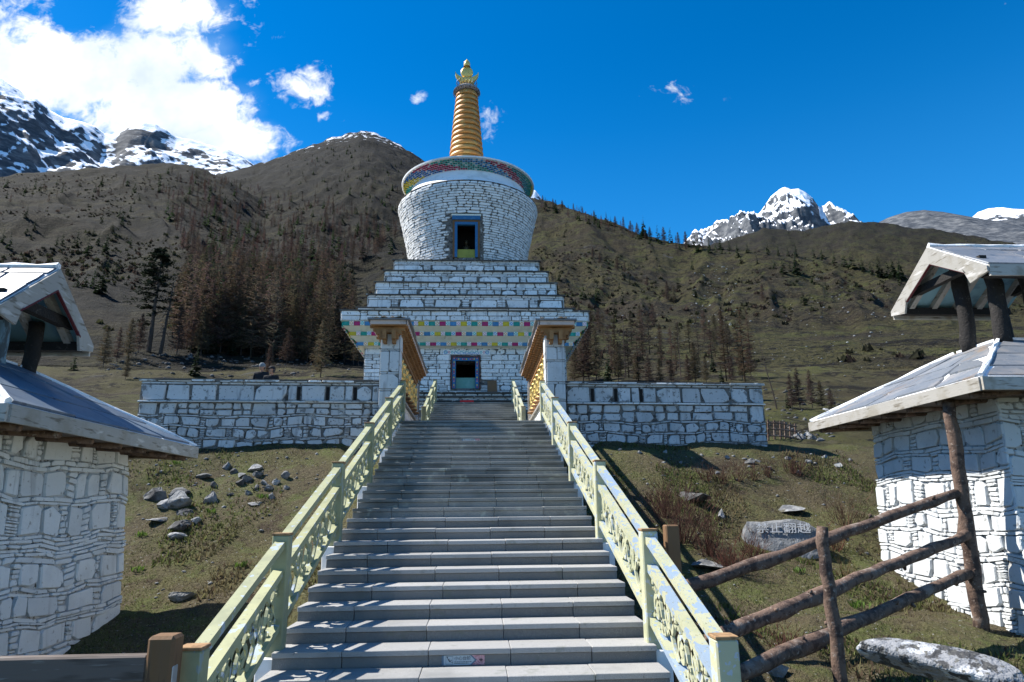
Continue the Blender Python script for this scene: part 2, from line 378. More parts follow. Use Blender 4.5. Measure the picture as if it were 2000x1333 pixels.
# meadow and hillside
def ground_material(name, far):
    m = bpy.data.materials.new(name); m.use_nodes = True; g = G(m.node_tree)
    out = g.n('ShaderNodeOutputMaterial'); bs = g.n('ShaderNodeBsdfPrincipled'); g.l(bs.outputs[0], out.inputs[0])
    bs.inputs['Roughness'].default_value = .95; bs.inputs['Specular IOR Level'].default_value = .1
    geo = g.n('ShaderNodeNewGeometry'); pos = geo.outputs['Position']
    def far_col():
        col = g.mix(g.ramp(g.noise(pos, .045, 4, .65), .40, .60), (.033, .027, .018), (.050, .046, .020))
        col = g.mix(g.ramp(g.noise(pos, .12, 4, .65), .50, .64), col, (.057, .060, .021))
        col = g.mix(g.ramp(g.noise(pos, .22, 4, .7), .52, .62), col, (.013, .011, .008))
        col = g.mix(g.ramp(g.noise(pos, .9, 3, .7), .54, .62), col, (.011, .010, .007))
        col = g.mix(g.ramp(g.noise(pos, 1.7, 3, .7), .56, .64), col, (.064, .058, .034))
        return g.mix(g.ramp(g.noise(pos, .10, 4, .7), .64, .72), col, (.058, .058, .054))
    def near_col():
        k = .55
        col = g.mix(g.ramp(g.noise(pos, k, 4, .65), .40, .62), (0.0870, 0.0714, 0.0436), (0.0940, 0.0905, 0.0400))
        col = g.mix(g.ramp(g.noise(pos, k*2.7, 4, .65), .48, .66), col, (0.0870, 0.0975, 0.0348))
        col = g.mix(g.ramp(g.noise(pos, k*1.7, 4, .7), .56, .70), col, (0.0540, 0.0400, 0.0279))
        col = g.mix(g.ramp(g.noise(pos, 9, 3, .7), .56, .68), col, (0.0453, 0.0366, 0.0244))
        col = g.mix(g.ramp(g.noise(pos, 30, 2, .7), .58, .68), col, (0.1741, 0.1567, 0.0958))
        return g.mix(g.ramp(g.noise(pos, 16, 2, .7), .67, .72), col, (0.2437, 0.2437, 0.2394))
    if far:
        col = far_col()
        sp = g.n('ShaderNodeSeparateXYZ'); g.l(pos, sp.inputs[0])
        # cloud shadow painted into the ground colour on one side of the valley
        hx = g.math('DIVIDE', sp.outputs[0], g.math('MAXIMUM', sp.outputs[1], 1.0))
        hea = g.math('MULTIPLY', g.ramp(hx, -.05, .12, 1, 0), g.ramp(g.noise(pos, .06, 5, .75), .40, .56, .35, .97))  # hea: mask of the painted cloud shadow
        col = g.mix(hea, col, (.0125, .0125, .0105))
        sn = g.noise(g.vmul(pos, (1, 1, .6)), .11, 5, .72)
        hgt = g.ramp(sp.outputs[2], 255, 430, -.26, .19); alt = g.ramp(sp.outputs[2], 120, 320)
        col = g.mix(g.math('MULTIPLY', alt, .7), col, (.016, .0165, .0165))
        col = g.mix(g.ramp(g.math('ADD', sn, hgt), .60, .66), col, (.82, .84, .88))
        bump = g.noise(pos, .55, 5, .8); dist = 2.4
    else:
        ln = g.n('ShaderNodeVectorMath', operation='LENGTH'); g.l(pos, ln.inputs[0])
        dd = g.math('ADD', ln.outputs['Value'], g.math('MULTIPLY', g.math('SUBTRACT', g.noise(pos, .15, 3), .5), 24))
        col = g.mix(g.ramp(dd, 17, 27), near_col(), far_col())
        bump = g.noise(pos, 11, 5, .75); dist = .12
    g.l(col, bs.inputs['Base Color'])
    b = g.n('ShaderNodeBump'); b.inputs['Strength'].default_value = .85; b.inputs['Distance'].default_value = dist
    g.l(bump, b.inputs['Height']); g.l(b.outputs[0], bs.inputs['Normal'])
    MATS[name] = m
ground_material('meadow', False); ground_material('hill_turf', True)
def mountain_material(name, snowline, width, bias, sc, nw=.9):
    m = bpy.data.materials.new(name); m.use_nodes = True; g = G(m.node_tree)
    out = g.n('ShaderNodeOutputMaterial'); bs = g.n('ShaderNodeBsdfPrincipled'); g.l(bs.outputs[0], out.inputs[0])
    bs.inputs['Roughness'].default_value = .9; bs.inputs['Specular IOR Level'].default_value = .1
    geo = g.n('ShaderNodeNewGeometry'); pos = geo.outputs['Position']
    nrm = g.n('ShaderNodeSeparateXYZ'); g.l(geo.outputs['Normal'], nrm.inputs[0])
    sp = g.n('ShaderNodeSeparateXYZ'); g.l(pos, sp.inputs[0])
    n = g.noise(g.vmul(pos, (1, 1, 1.6)), sc, 6, .7)
    n2 = g.noise(g.vmul(pos, (1, 1, 2.5)), sc*5, 5, .7)
    rockc = g.mix(g.ramp(n2, .4, .65), (.055, .062, .072), (.15, .155, .16))
    f = g.math('ADD', g.math('MULTIPLY', nrm.outputs[2], nw), g.math('MULTIPLY', n, .45))
    f = g.math('ADD', f, g.math('MULTIPLY', n2, .65))
    f = g.math('ADD', f, g.ramp(sp.outputs[2], snowline-width, snowline+width, -.5, .12))
    col = g.mix(g.ramp(f, bias, bias+.06), rockc, (.86, .88, .92))
    g.l(col, bs.inputs['Base Color'])
    b = g.n('ShaderNodeBump'); b.inputs['Strength'].default_value = .7; b.inputs['Distance'].default_value = 2.0/sc*.012
    g.l(n2, b.inputs['Height']); g.l(b.outputs[0], bs.inputs['Normal'])
    MATS[name] = m
# ------------------------------------------------------------------ terrain
_YT = np.array([-60, -20, 0, 4.4, 7, 9, 11, 13, 15, 17, 18, 22, 30, 45, 60, 80, 120], float)
_ZT = np.array([-6, -3.4, -2.6, -2.3, -1.85, -1.55, -1.2, -.5, .5, 1.55, 1.85, 2.55, 4.6, 8.2, 12.2, 17.6, 29], float)
def prof(pts):
    a = sorted((azel(x, y) for x, y in pts)); return np.array([p[0] for p in a]), np.array([p[1] for p in a])
PA = prof([(-900, 300), (-300, 330), (0, 347), (60, 341), (130, 334), (250, 326), (330, 319), (370, 322), (400, 333), (450, 352), (520, 400), (600, 450), (700, 560), (800, 700), (2600, 1400)])
PB = prof([(-900, 800), (0, 560), (250, 420), (380, 352), (440, 337), (490, 326), (540, 310), (590, 291), (640, 272), (680, 261), (705, 255), (730, 259), (760, 272), (800, 293), (835, 317), (880, 345), (940, 368), (1000, 380), (1045, 386),
           (1100, 402), (1150, 418), (1200, 438), (1250, 455), (1300, 469), (1350, 478), (1400, 484), (1480, 489), (1560, 500), (1650, 522), (1760, 546), (1850, 575), (2000, 620), (2300, 660), (2900, 700)])
PBd = (np.array([azel(x, 450)[0] for x in (-900, 0, 400, 850, 1000, 1150, 1400, 1800, 2600)]), np.array([700, 700, 700, 640, 480, 350, 310, 290, 260.]))
PC = prof([(900, 700), (1200, 560), (1330, 500), (1400, 474), (1450, 460), (1490, 446), (1520, 447), (1560, 449), (1610, 441), (1660, 430), (1700, 433), (1760, 440), (1850, 452), (2000, 478), (2200, 500), (2900, 560)])
def hill(az, d, P, dr, d0, e0, power, drop=.45):
    er = np.interp(az, P[0], P[1])
    s = np.clip(np.log(np.maximum(d, 1)/d0)/np.log(dr/d0), 0, 1)
    z = d*(e0+(er-e0)*s**power)
    return np.where(d > dr, dr*er-(d-dr)*drop, z), s
def terrain(x, y):
    x = np.asarray(x, float); y = np.asarray(y, float)
    d = np.hypot(x, y); az = np.arctan2(x, y)
    zb = np.interp(y, _YT, _ZT) - .035*np.minimum(np.abs(x), 14)*sstep(-2, 6, y)*(1-sstep(14, 24, y))
    zb = zb + (fbm(x*.35+3, y*.35, 4, 5)-.5)*.35*sstep(2, 8, np.abs(x)+np.abs(y-15)*.3) + (fbm(x*1.7, y*1.7, 4, 9)-.5)*.16
    zb = zb - 1.6*sstep(16.8, 17.6, y)*(1-sstep(33, 36, y))*(1-sstep(1.9, 3.4+.25*np.maximum(y-24, 0), np.abs(x+.1)))
    zb = zb + (fbm(x*.12, y*.12, 4, 2)-.5)*1.6*sstep(24, 45, d)
    A, sa = hill(az, d, PA, 420.0, 62.0, .205, 1.05)
    B, sb = hill(az, d, PB, np.interp(az, PBd[0], PBd[1]), 62.0, .205, 1.10)
    C, sc = hill(az, d, PC, 760.0, 330.0, .12, .8)
    xr, yr = x*.82+y*.57, -x*.57+y*.82
    relief = (fbm(xr/62, yr/120, 4, 31, .48, True)-.55)*30 + (fbm(xr/24, yr/30, 4, 41, .55, True)-.5)*9
    relief = relief + (fbm(az*20+fbm(x/60, y/60, 3, 3)*1.6, np.log(d+1)*2.2+fbm(x/50, y/50, 3, 4)*1.2, 3, 61, .5, True)-.55)*11
    far = np.minimum(d/300.0, 1.2)
    A = A + relief*far*np.clip(1-sa, 0, 1)**.6*sstep(70, 140, d)
    B = B + relief*1.25*far*np.clip(1-sb, 0, 1)**.6*sstep(70, 140, d)
    C = C + relief*1.2*np.clip(1-sc, 0, 1)**.6*sstep(330, 420, d)
    # fine ridge-line roughness
    rr = (fbm(x/9, y/9, 3, 51)-.5)*np.minimum(d/90, 5)*sstep(70, 140, d)
    H = np.maximum(np.maximum(A, B), C) + rr
    w = sstep(48, 85, d)*sstep(-25, 25, y)
    back = -6 + .12*np.maximum(d-30, 0)
    zb = np.where(y < -20, np.maximum(zb, -6), zb)
    return zb*(1-w) + H*w
_HA = np.linspace(R(-46), R(50), 700); _HD = np.geomspace(3.0, 1000, 760)
_A, _D = np.meshgrid(_HA, _HD, indexing='ij'); _HZ = terrain(np.sin(_A)*_D, np.cos(_A)*_D)
def hit(px, py):
    """point of the terrain seen at a photograph pixel"""
    r = ray(px, py); r = r/np.hypot(r[0], r[1]); f = (math.atan2(r[0], r[1])-_HA[0])/(_HA[1]-_HA[0])
    i = min(max(int(f), 0), 698); f -= i
    z = _HZ[i]*(1-f)+_HZ[i+1]*f; k = np.nonzero(z >= r[2]*_HD)[0]
    if len(k) == 0: return None
    k = max(int(k[0]), 1); a = z[k-1]-r[2]*_HD[k-1]; b = z[k]-r[2]*_HD[k]; t = _HD[k-1]+(_HD[k]-_HD[k-1])*min(max(-a/(b-a+1e-9), 0), 1)
    return np.array([r[0]*t, r[1]*t, float(np.interp(t, _HD, z))])
def polar_mesh(name, azs, ds, m, zf):
    A, D = np.meshgrid(azs, ds)
    X = np.sin(A)*D; Y = np.cos(A)*D; Z = zf(X, Y)
    V = np.stack([X, Y, Z], -1).reshape(-1, 3)
    n, k = len(ds), len(azs)
    i = np.arange((n-1)*k).reshape(n-1, k)[:, :-1].ravel()
    F = np.stack([i, i+1, i+k+1, i+k], -1)[:, ::-1]
    return mesh(name, V, F, m, True)
azs = np.concatenate([np.linspace(-math.pi, R(-62), 70)[:-1], np.linspace(R(-62), R(-44), 60)[:-1], np.linspace(R(-44), R(48), 760)[:-1], np.linspace(R(48), R(64), 60)[:-1], np.linspace(R(64), math.pi, 70)])
tag(obj('ground', polar_mesh('ground', azs, np.concatenate([[.02], np.geomspace(1.0, 62, 330)]), 'meadow', terrain)), kind='structure')
ds = np.geomspace(61, 1000, 300)
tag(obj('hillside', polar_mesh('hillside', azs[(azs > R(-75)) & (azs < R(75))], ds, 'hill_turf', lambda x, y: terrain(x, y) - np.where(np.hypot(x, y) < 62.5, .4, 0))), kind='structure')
# far mountains: ridge line at its own distance, craggy faces falling towards the valley
def mountain(name, pts, dist, depth, foot, amp, wl, m, seed, n=300, k=150, power=.9, crag=.5):
    P = prof(pts); az = np.linspace(P[0][0], P[0][-1], n)
    er = np.interp(az, P[0], P[1])
    t = np.concatenate([np.linspace(0, 1, k), np.linspace(1.02, 1.5, k//5)])
    A, T = np.meshgrid(az, t); E = np.broadcast_to(er, A.shape)
    D = dist - depth*(1-T)
    zr = E*dist
    Z = np.where(T <= 1, foot+(zr-foot)*np.clip(T, 0, 1)**power, zr-(T-1)*depth*1.2)
    X = np.sin(A)*D; Y = np.cos(A)*D
    fade = np.where(T < 1, np.clip(np.sqrt(np.clip(1-T, 0, 1))*2.2, .07, 1), .2)
    r1 = fbm(X/wl, Y/wl, 7, seed, .52, True)-.62
    r2 = fbm(X/wl*4.3, Y/wl*4.3, 4, seed+3, .55, True)-.6
    Z = Z + (r1*amp + r2*amp*crag*.4)*fade
    V = np.stack([X, Y, Z], -1).reshape(-1, 3); kk = len(az)
    i = np.arange((len(t)-1)*kk).reshape(len(t)-1, kk)[:, :-1].ravel()
    F = np.stack([i, i+1, i+kk+1, i+kk], -1)[:, ::-1]
    return tag(obj(name, mesh(name, V, F, m, True)), kind='structure')
mountain_material('snow_left', 700, 400, 1.79, .0026, 1.75)
mountain_material('snow_peak', 2000, 500, 1.30, .0016, 1.4)
mountain_material('snow_dust', 960, 110, 1.12, .008)
mountain('snow_mountain', [(-700, -160), (-420, -40), (-200, 62), (-80, 120), (0, 155), (25, 172), (48, 190), (70, 197), (95, 222), (125, 236), (160, 239), (185, 247), (205, 262), (232, 262), (255, 247), (280, 238), (305, 239), (325, 250), (345, 264), (375, 272), (400, 282), (425, 289), (445, 291), (468, 303), (490, 318), (520, 350), (600, 430)],
         4200, 2700, 330, 420, 900, 'snow_left', 61, 420, 200, 1.35)
mountain('snow_peak', [(1180, 640), (1290, 505), (1340, 474), (1370, 459), (1400, 448), (1430, 428), (1450, 418), (1468, 408), (1480, 412), (1495, 392), (1510, 377), (1522, 368), (1533, 364), (1545, 371), (1560, 368), (1574, 377), (1588, 391), (1600, 411), (1612, 411), (1622, 405), (1632, 413), (1645, 412), (1658, 420), (1690, 450), (1800, 560)],
         5600, 3000, 500, 620, 800, 'snow_peak', 71, 340, 220, 1.25, 1.3)
mountain('snow_ridge', [(1840, 520), (1890, 430), (1910, 413), (1930, 407), (1960, 405), (2000, 410), (2060, 400), (2200, 380), (2500, 420)], 5600, 3000, 500, 200, 700, 'snow_peak', 75, 160, 70)
mountain('snow_ridge', [(990, 420), (1020, 380), (1034, 369), (1046, 374), (1060, 392), (1100, 470)], 5200, 2200, 600, 160, 400, 'snow_peak', 77, 80, 50)
mountain('snow_dusted_hill', [(1500, 560), (1640, 470), (1700, 442), (1735, 426), (1770, 415), (1805, 411), (1840, 415), (1880, 421), (1930, 431), (2000, 443), (2200, 480), (2600, 540)], 2000, 1000, 240, 40, 200, 'snow_dust', 81, 240, 110)
# ================================================================== dry-stone masonry
def stone_poly(u0, u1, v0, v1, rng, irr=1.0):
    """irregular stone outline inside a cell: corners cut by unequal amounts"""
    w, h = u1-u0, v1-v0; m = min(w, h)
    cut = [(rng.uniform(.12, .42) if rng.random() < .34*irr else rng.uniform(.015, .07)) for _ in range(4)]
    asp = [rng.uniform(.6, 1.7) for _ in range(4)]
    cu = [m*c*a for c, a in zip(cut, asp)]; cv = [m*c/a for c, a in zip(cut, asp)]
    s0, s1, s2, s3 = (rng.uniform(0, .11)*min(w, h*1.5)*irr for _ in range(4))
    t0, t1, t2, t3 = (rng.uniform(0, .05)*h*irr for _ in range(4))
    return [(u0+s0+cu[0], v0+t0), (u1-s1-cu[1], v0+t1), (u1-s1, v0+t1+cv[1]), (u1-s2, v1-t2-cv[2]), (u1-s2-cu[2], v1-t2), (u0+s3+cu[3], v1-t3), (u0+s3, v1-t3-cv[3]), (u0+s0, v0+t0+cv[0])]
def slate_poly(u0, u1, v0, v1, rng):
    h = v1-v0; e = min((u1-u0)*.2, h*.8)
    return [(u0+rng.uniform(0, e), v0+rng.uniform(0, .12*h)), (u1-rng.uniform(0, e), v0+rng.uniform(0, .12*h)), (u1, v0+h*rng.uniform(.3, .7)), (u1-rng.uniform(0, e), v1-rng.uniform(0, .15*h)), (u0+rng.uniform(0, e), v1-rng.uniform(0, .15*h)), (u0, v0+h*rng.uniform(.3, .7))]
def lay_slates(u0, u1, v0, v1, th, wmin, wmax, gap, rng, out):
    v = v0
    while v < v1-th*.35:
        h = min(th*rng.uniform(.55, 1.6), v1-v)
        if v1-(v+h) < th*.4: h = v1-v
        u = u0
        while u < u1-.01:
            w = min(rng.uniform(wmin, wmax), u1-u)
            if u1-(u+w) < wmin*.5: w = u1-u
            out.append((slate_poly(u+gap/2, u+w-gap/2, v+gap*.35, v+h-gap*.35, rng), 's'))
            u += w
        v += h
def lay_course(u0, u1, v0, v1, wmin, wmax, gap, rng, out, fill=.6, th=.05, fw_=(.10, .22), irr=1.0):
    """course of big stones with stacks of thin slates between them"""
    u = u0
    while u < u1-.02:
        w = min(rng.uniform(wmin, wmax), u1-u)
        if u1-(u+w) < wmin*.55: w = u1-u
        out.append((stone_poly(u+gap/2, u+w-gap/2, v0+gap/2, v1-gap/2, rng, irr), 'b')); u += w
        if rng.random() < fill and u < u1-fw_[1]*1.6:
            fw2 = rng.uniform(*fw_); lay_slates(u, u+fw2, v0, v1, th*rng.uniform(.75, 1.5), fw2*rng.uniform(.4, 1.0), fw2*1.05+.01, gap*.8, rng, out); u += fw2
def stones(root, polys, mp, m, depth, bev, rng, limit=280, minpx=None, tilt=.012, back=0.0, names=('stone', 'slate')):
    """each outline becomes a stone: raised prism with worn edge; the largest ones are parts, the rest one joined part.
    mp(u, v, d) -> world point, d = distance out of the wall face"""
    def area(p): return abs(sum(p[i][0]*p[(i+1) % len(p)][1]-p[(i+1) % len(p)][0]*p[i][1] for i in range(len(p))))/2
    items = sorted(polys, key=lambda q: -area(q[0])); joined = MB()
    nb = 0; rl = Vector(root.location)
    for q in items:
        p, kind = q[0], q[1]; n = len(p)
        cu = sum(a for a, b in p)/n; cv = sum(b for a, b in p)/n
        dd = depth*rng.uniform(.55, 1.15); tu, tv = rng.uniform(-tilt, tilt), rng.uniform(-tilt, tilt)
        b = min(bev, .3*math.sqrt(area(p)))
        vs = [mp(u, v, back) for u, v in p] + [mp(u, v, max(dd-b+tu+tv, .002)) for u, v in p]
        for u, v in p:
            L = math.hypot(u-cu, v-cv)+1e-6; k = max(1-b*1.3/L, .5)
            vs.append(mp(cu+(u-cu)*k, cv+(v-cv)*k, dd + tu*(u-cu)*4 + tv*(v-cv)*4 + rng.uniform(-.15, .15)*b))
        fs = [tuple(range(2*n, 3*n))]
        for i in range(n):
            j = (i+1) % n; fs += [(i, j, n+j, n+i), (n+i, n+j, 2*n+j, 2*n+i)]
        a = area(p)
        if nb < limit and (minpx is None or a > minpx):
            vs = [(v[0]-rl.x, v[1]-rl.y, v[2]-rl.z) for v in vs]
            nm = names[0] if kind == 'b' else names[1]
            obj(nm, mesh(nm, vs, fs, q[2] if len(q) > 2 else m), root); nb += 1
        else:
            joined.add([(v[0]-rl.x, v[1]-rl.y, v[2]-rl.z) for v in vs], fs)
    if joined.v:
        tag(joined.part('small_stones', m, root), kind='stuff')
def rel(root, mb):
    l = root.location; mb.v = [(x-l.x, y-l.y, z-l.z) for x, y, z in mb.v]; return mb

# ================================================================== staircase
RISE, RUN, Y0S, Z0S = .15, .447, 6.65, -1.425
SXL, SXR = -1.93, 1.77
def stepYZ(n): return Y0S+RUN*n, Z0S+RISE*n
rng = random.Random(4)
stair = thing('staircase', 'long flight of grey granite steps climbing to the white stupa', 'staircase', (-.08, 4.4, -2.2))
OFF = Vector((-.08, 4.4, -2.2))
def sbox(name, m, x0, x1, y0, y1, z0, z1, b):
    return cbox_part(name, m, stair, x0-OFF.x, x1-OFF.x, y0-OFF.y, y1-OFF.y, z0-OFF.z, z1-OFF.z, b)
JX = [SXL, -1.32, -.5, .29, 1.08, SXR]
def add_step(Y, Z, drop, depth, m, shift):
    js = [JX[0]] + [x+shift for x in JX[1:-1]] + [JX[-1]]
    for a, b in zip(js[:-1], js[1:]):
        dy, dz = rng.choice((-.005, -.002, 0, .003, .006)), rng.choice((-.003, 0, 0, .002))
        sbox('tread_slab', m, a+.002, b-.002, Y+dy, Y+depth+dy, Z-.052+dz, Z+dz, .005)
        sbox('riser_slab', 'granite_riser_shaded' if m == 'granite' else m, a+.004, b-.004, Y+.028, Y+.10, Z-drop-.01, Z-.056, .003)
for n in range(-5, 26):
    Y, Z = stepYZ(n)
    add_step(Y, Z, RISE, RUN-.006, 'granite' if n < 10 else 'granite_stained', rng.choice((0, 0, 0, -.08, .12, .05)))
# flank blocks beside the post feet and the concrete body under the steps
body = MB()
yb, zb_ = stepYZ(-5); yt, zt = stepYZ(26)
def stepped(ys, zs, yend, zlow):
    P = [(ys[0]+.07, zlow), (yend, zlow), (yend, zs[-1]-.056)]
    for i in range(len(ys)-1, -1, -1):
        P.append((ys[i]+.07, zs[i]-.056)); P.append((ys[i]+.07, (zs[i-1] if i else zlow+.01)-.056))
    return P
body.prism(stepped([stepYZ(n)[0] for n in range(-5, 26)], [stepYZ(n)[1] for n in range(-5, 26)], yt+6.4, zb_-1.2), 0, SXL+.05, SXR-.05)
rel(stair, body).part('concrete_body', 'plaster', stair)
landing_y0, landing_y1, LZ = stepYZ(25)[0]+RUN, 24.1, stepYZ(25)[1]
for iy, y in enumerate(np.arange(landing_y0, landing_y1-.2, .9)):
    for a, b in zip(JX[:-1], JX[1:]):
        sbox('landing_slab', 'granite_stained', a+.003, b-.003, y+.003, min(y+.9, landing_y1)-.003, LZ-.052, LZ, .004)
UN = 17; UY0 = landing_y1-.1
for k in range(1, UN+1):
    Y, Z = UY0+.43*(k-1), LZ+.149*k
    add_step(Y, Z, .149, .425, 'granite_stained', rng.choice((0, .1, -.1)))
UTY, UTZ = UY0+.43*UN, LZ+.149*UN
b2 = MB(); b2.prism(stepped([UY0+.43*(k-1) for k in range(1, UN+1)], [LZ+.149*k for k in range(1, UN+1)], UTY, 1.0), 0, SXL+.05, SXR-.05)
rel(stair, b2).part('concrete_body', 'plaster', stair)
# ================================================================== carved railings
PH, PW = 1.08, .165
def scroll_mesh(name, L, slope, m, z0, z1, reps):
    """running vine of C-scrolls cut from board, between two sloping rails. u along run, w up"""
    mb = MB(); th = .028
    H = z1-z0
    def ribbon(pts, w0, w1):
        P = [np.array(p, float) for p in pts]; n = len(P); Lf, Rt = [], []
        for i in range(n):
            t = P[min(i+1, n-1)]-P[max(i-1, 0)]; t = t/(np.linalg.norm(t)+1e-9); nn = np.array([-t[1], t[0]])
            s_ = i/(n-1); w = (w0*(1-s_)+w1*s_)*.5*(.55+.45*math.sin(math.pi*min(1, .12+s_*.88)))
            Lf.append(P[i]+nn*w); Rt.append(P[i]-nn*w)
        vs, fs = [], []
        for x in (-th/2, th/2):
            for i in range(n):
                for q in (Lf[i], Rt[i]): vs.append((x, q[0], z0+q[1]+slope*q[0]))
        for i in range(n-1):
            a = 2*i; o = 2*n
            fs += [(a, a+1, a+3, a+2), (o+a, o+a+2, o+a+3, o+a+1), (a, a+2, o+a+2, o+a), (a+1, o+a+1, o+a+3, a+3)]
        e = 2*(n-1); o = 2*n
        fs += [(0, o, o+1, 1), (e, e+1, o+e+1, o+e)]
        mb.add(vs, fs)
    def disc(cx, cy, r):
        n = 10; vs = [(x, cx+r*math.cos(2*math.pi*k/n), z0+cy+r*math.sin(2*math.pi*k/n)+slope*(cx+r*math.cos(2*math.pi*k/n))) for x in (-th/2-.003, th/2+.003) for k in range(n)]
        mb.add(vs, [tuple(range(n)), tuple(range(n, 2*n))[::-1]]+[(k, n+k, n+(k+1) % n, (k+1) % n) for k in range(n)])
    def spiral(cx, cy, r0, r1, a0, turns, n=22):
        return [(cx+(r0+(r1-r0)*i/n)*math.cos(a0+turns*2*math.pi*i/n), cy+(r0+(r1-r0)*i/n)*math.sin(a0+turns*2*math.pi*i/n)) for i in range(n+1)]
    P = L/reps
    wv = [(u, H*.5+H*.42*math.sin(2*math.pi*u/(2*P)+math.pi/2)) for u in np.linspace(0, L, reps*12+1)]
    ribbon(wv, H*.14, H*.14)
    for k in range(reps):
        cu = P*(k+.5); sg = 1 if k % 2 else -1        # alternate scrolls above and below the vine
        c = H*.5 + sg*H*.13
        ribbon(spiral(cu+P*.02, c, H*.34, H*.07, sg*math.pi*.9, sg*1.25), H*.115, H*.09); disc(cu+P*.02, c, H*.085)
        ribbon(spiral(cu-P*.36, H*.5+sg*H*.33, H*.17, H*.05, -sg*math.pi*.4, -sg*.9, 12), H*.09, H*.07); disc(cu-P*.36, H*.5+sg*H*.33, H*.06)
        ribbon(spiral(cu+P*.42, H*.5-sg*H*.30, H*.15, H*.04, sg*math.pi*.5, -sg*.9, 12), H*.09, H*.06); disc(cu+P*.42, H*.5-sg*H*.30, H*.05)
        ribbon([(cu+P*.1, c-sg*H*.3), (cu+P*.2, c-sg*H*.40), (cu+P*.28, c-sg*H*.30)], H*.10, H*.05)
        ribbon([(cu-P*.12, c+sg*H*.30), (cu-P*.05, c+sg*H*.42), (cu+P*.06, c+sg*H*.36)], H*.11, H*.05)
    return mb.mesh(name, m)
def rail_bar(mb, x0, x1, ya, yb2, za, zb3, h):
    """sloping bar, top surface given"""
    mb.hexa([(x0, ya, za-h), (x1, ya, za-h), (x1, yb2, zb3-h), (x0, yb2, zb3-h), (x0, ya, za), (x1, ya, za), (x1, yb2, zb3), (x0, yb2, zb3)])
def railing(label, xc, nodes, mats, lower=True):
    """nodes: (y, z foot) of each post"""
    y0, z0 = nodes[0]
    root = thing('stair_railing', label, 'railing', (xc, y0, z0), 0, 'carved railings of the stairs')
    cache = {}
    for i, (y, z) in enumerate(nodes):
        post = cbox_part('post', mats[1], root, -PW/2, PW/2, y-y0-PW/2, y-y0+PW/2, z-z0-.25, z-z0+PH-.012, .012)
        cbox_part('post_cap', mats[3], root, -PW/2-.003, PW/2+.003, y-y0-PW/2-.003, y-y0+PW/2+.003, z-z0+PH-.011, z-z0+PH+.012, .004)
        cbox_part('foot_block', 'plaster', root, -PW/2-.06, PW/2+.06, y-y0-.14, y-y0+.2, z-z0-.75, z-z0-.06, .01)
        if i == len(nodes)-1: break
        yn, zn = nodes[i+1]; ya, yb2 = y+PW/2, yn-PW/2; L = yb2-ya; sl_ = (zn-z)/(yn-y)
        key = (round(L, 3), round(sl_, 3))
        if key not in cache:
            d = {}
            for nm, top, h, wd in (('handrail', PH-.04, .07, .10), ('middle_rail', PH-.31, .075, .095), ('bottom_rail', .265, .07, .10)):
                mb = MB(); za = top+sl_*PW/2
                rail_bar(mb, -wd/2, wd/2, 0, L, za, za+sl_*L, h); d[nm] = mb.mesh(nm, mats[0])
            d['scroll_panel'] = scroll_mesh('scroll_panel', L, sl_, mats[2], .26+sl_*PW/2, PH-.38+sl_*PW/2, (6 if L > 2.2 else 5) if lower else 4)
            cache[key] = d
        for nm, me in cache[key].items():
            obj(nm, me, root, (0, ya-y0, z-z0))
    return root
low = [(stepYZ(1)[0]+.2-2.07, stepYZ(1)[1]-RISE/RUN*2.07)] + [(stepYZ(n)[0]+.2, stepYZ(n)[1]) for n in (1, 7, 13, 19, 25)]
railing('pale yellow carved railing along the shaded side of the lower flight', SXL-.02, low, ('yellow_paint_shaded', 'yellow_paint_worn_shaded', 'yellow_paint_shaded', 'rust_cap'))
railing('peeling yellow and blue carved railing along the sunlit side of the lower flight', SXR+.02, low, ('yellow_paint_peeled', 'yellow_paint', 'yellow_paint', 'rust_cap'))
upn = [(UY0+.43*(k-1)+.2, LZ+.149*k) for k in (2, 7, 12, 17)]
railing('short yellow railing of the upper flight, facing the shaded prayer wheels', SXL+.05, upn, ('yellow_paint_shaded', 'yellow_paint_worn_shaded', 'yellow_paint_shaded', 'rust_cap'), False)
railing('short yellow railing of the upper flight, facing the sunlit prayer wheels', SXR-.05, upn, ('yellow_paint', 'yellow_paint', 'yellow_paint', 'rust_cap'), False)
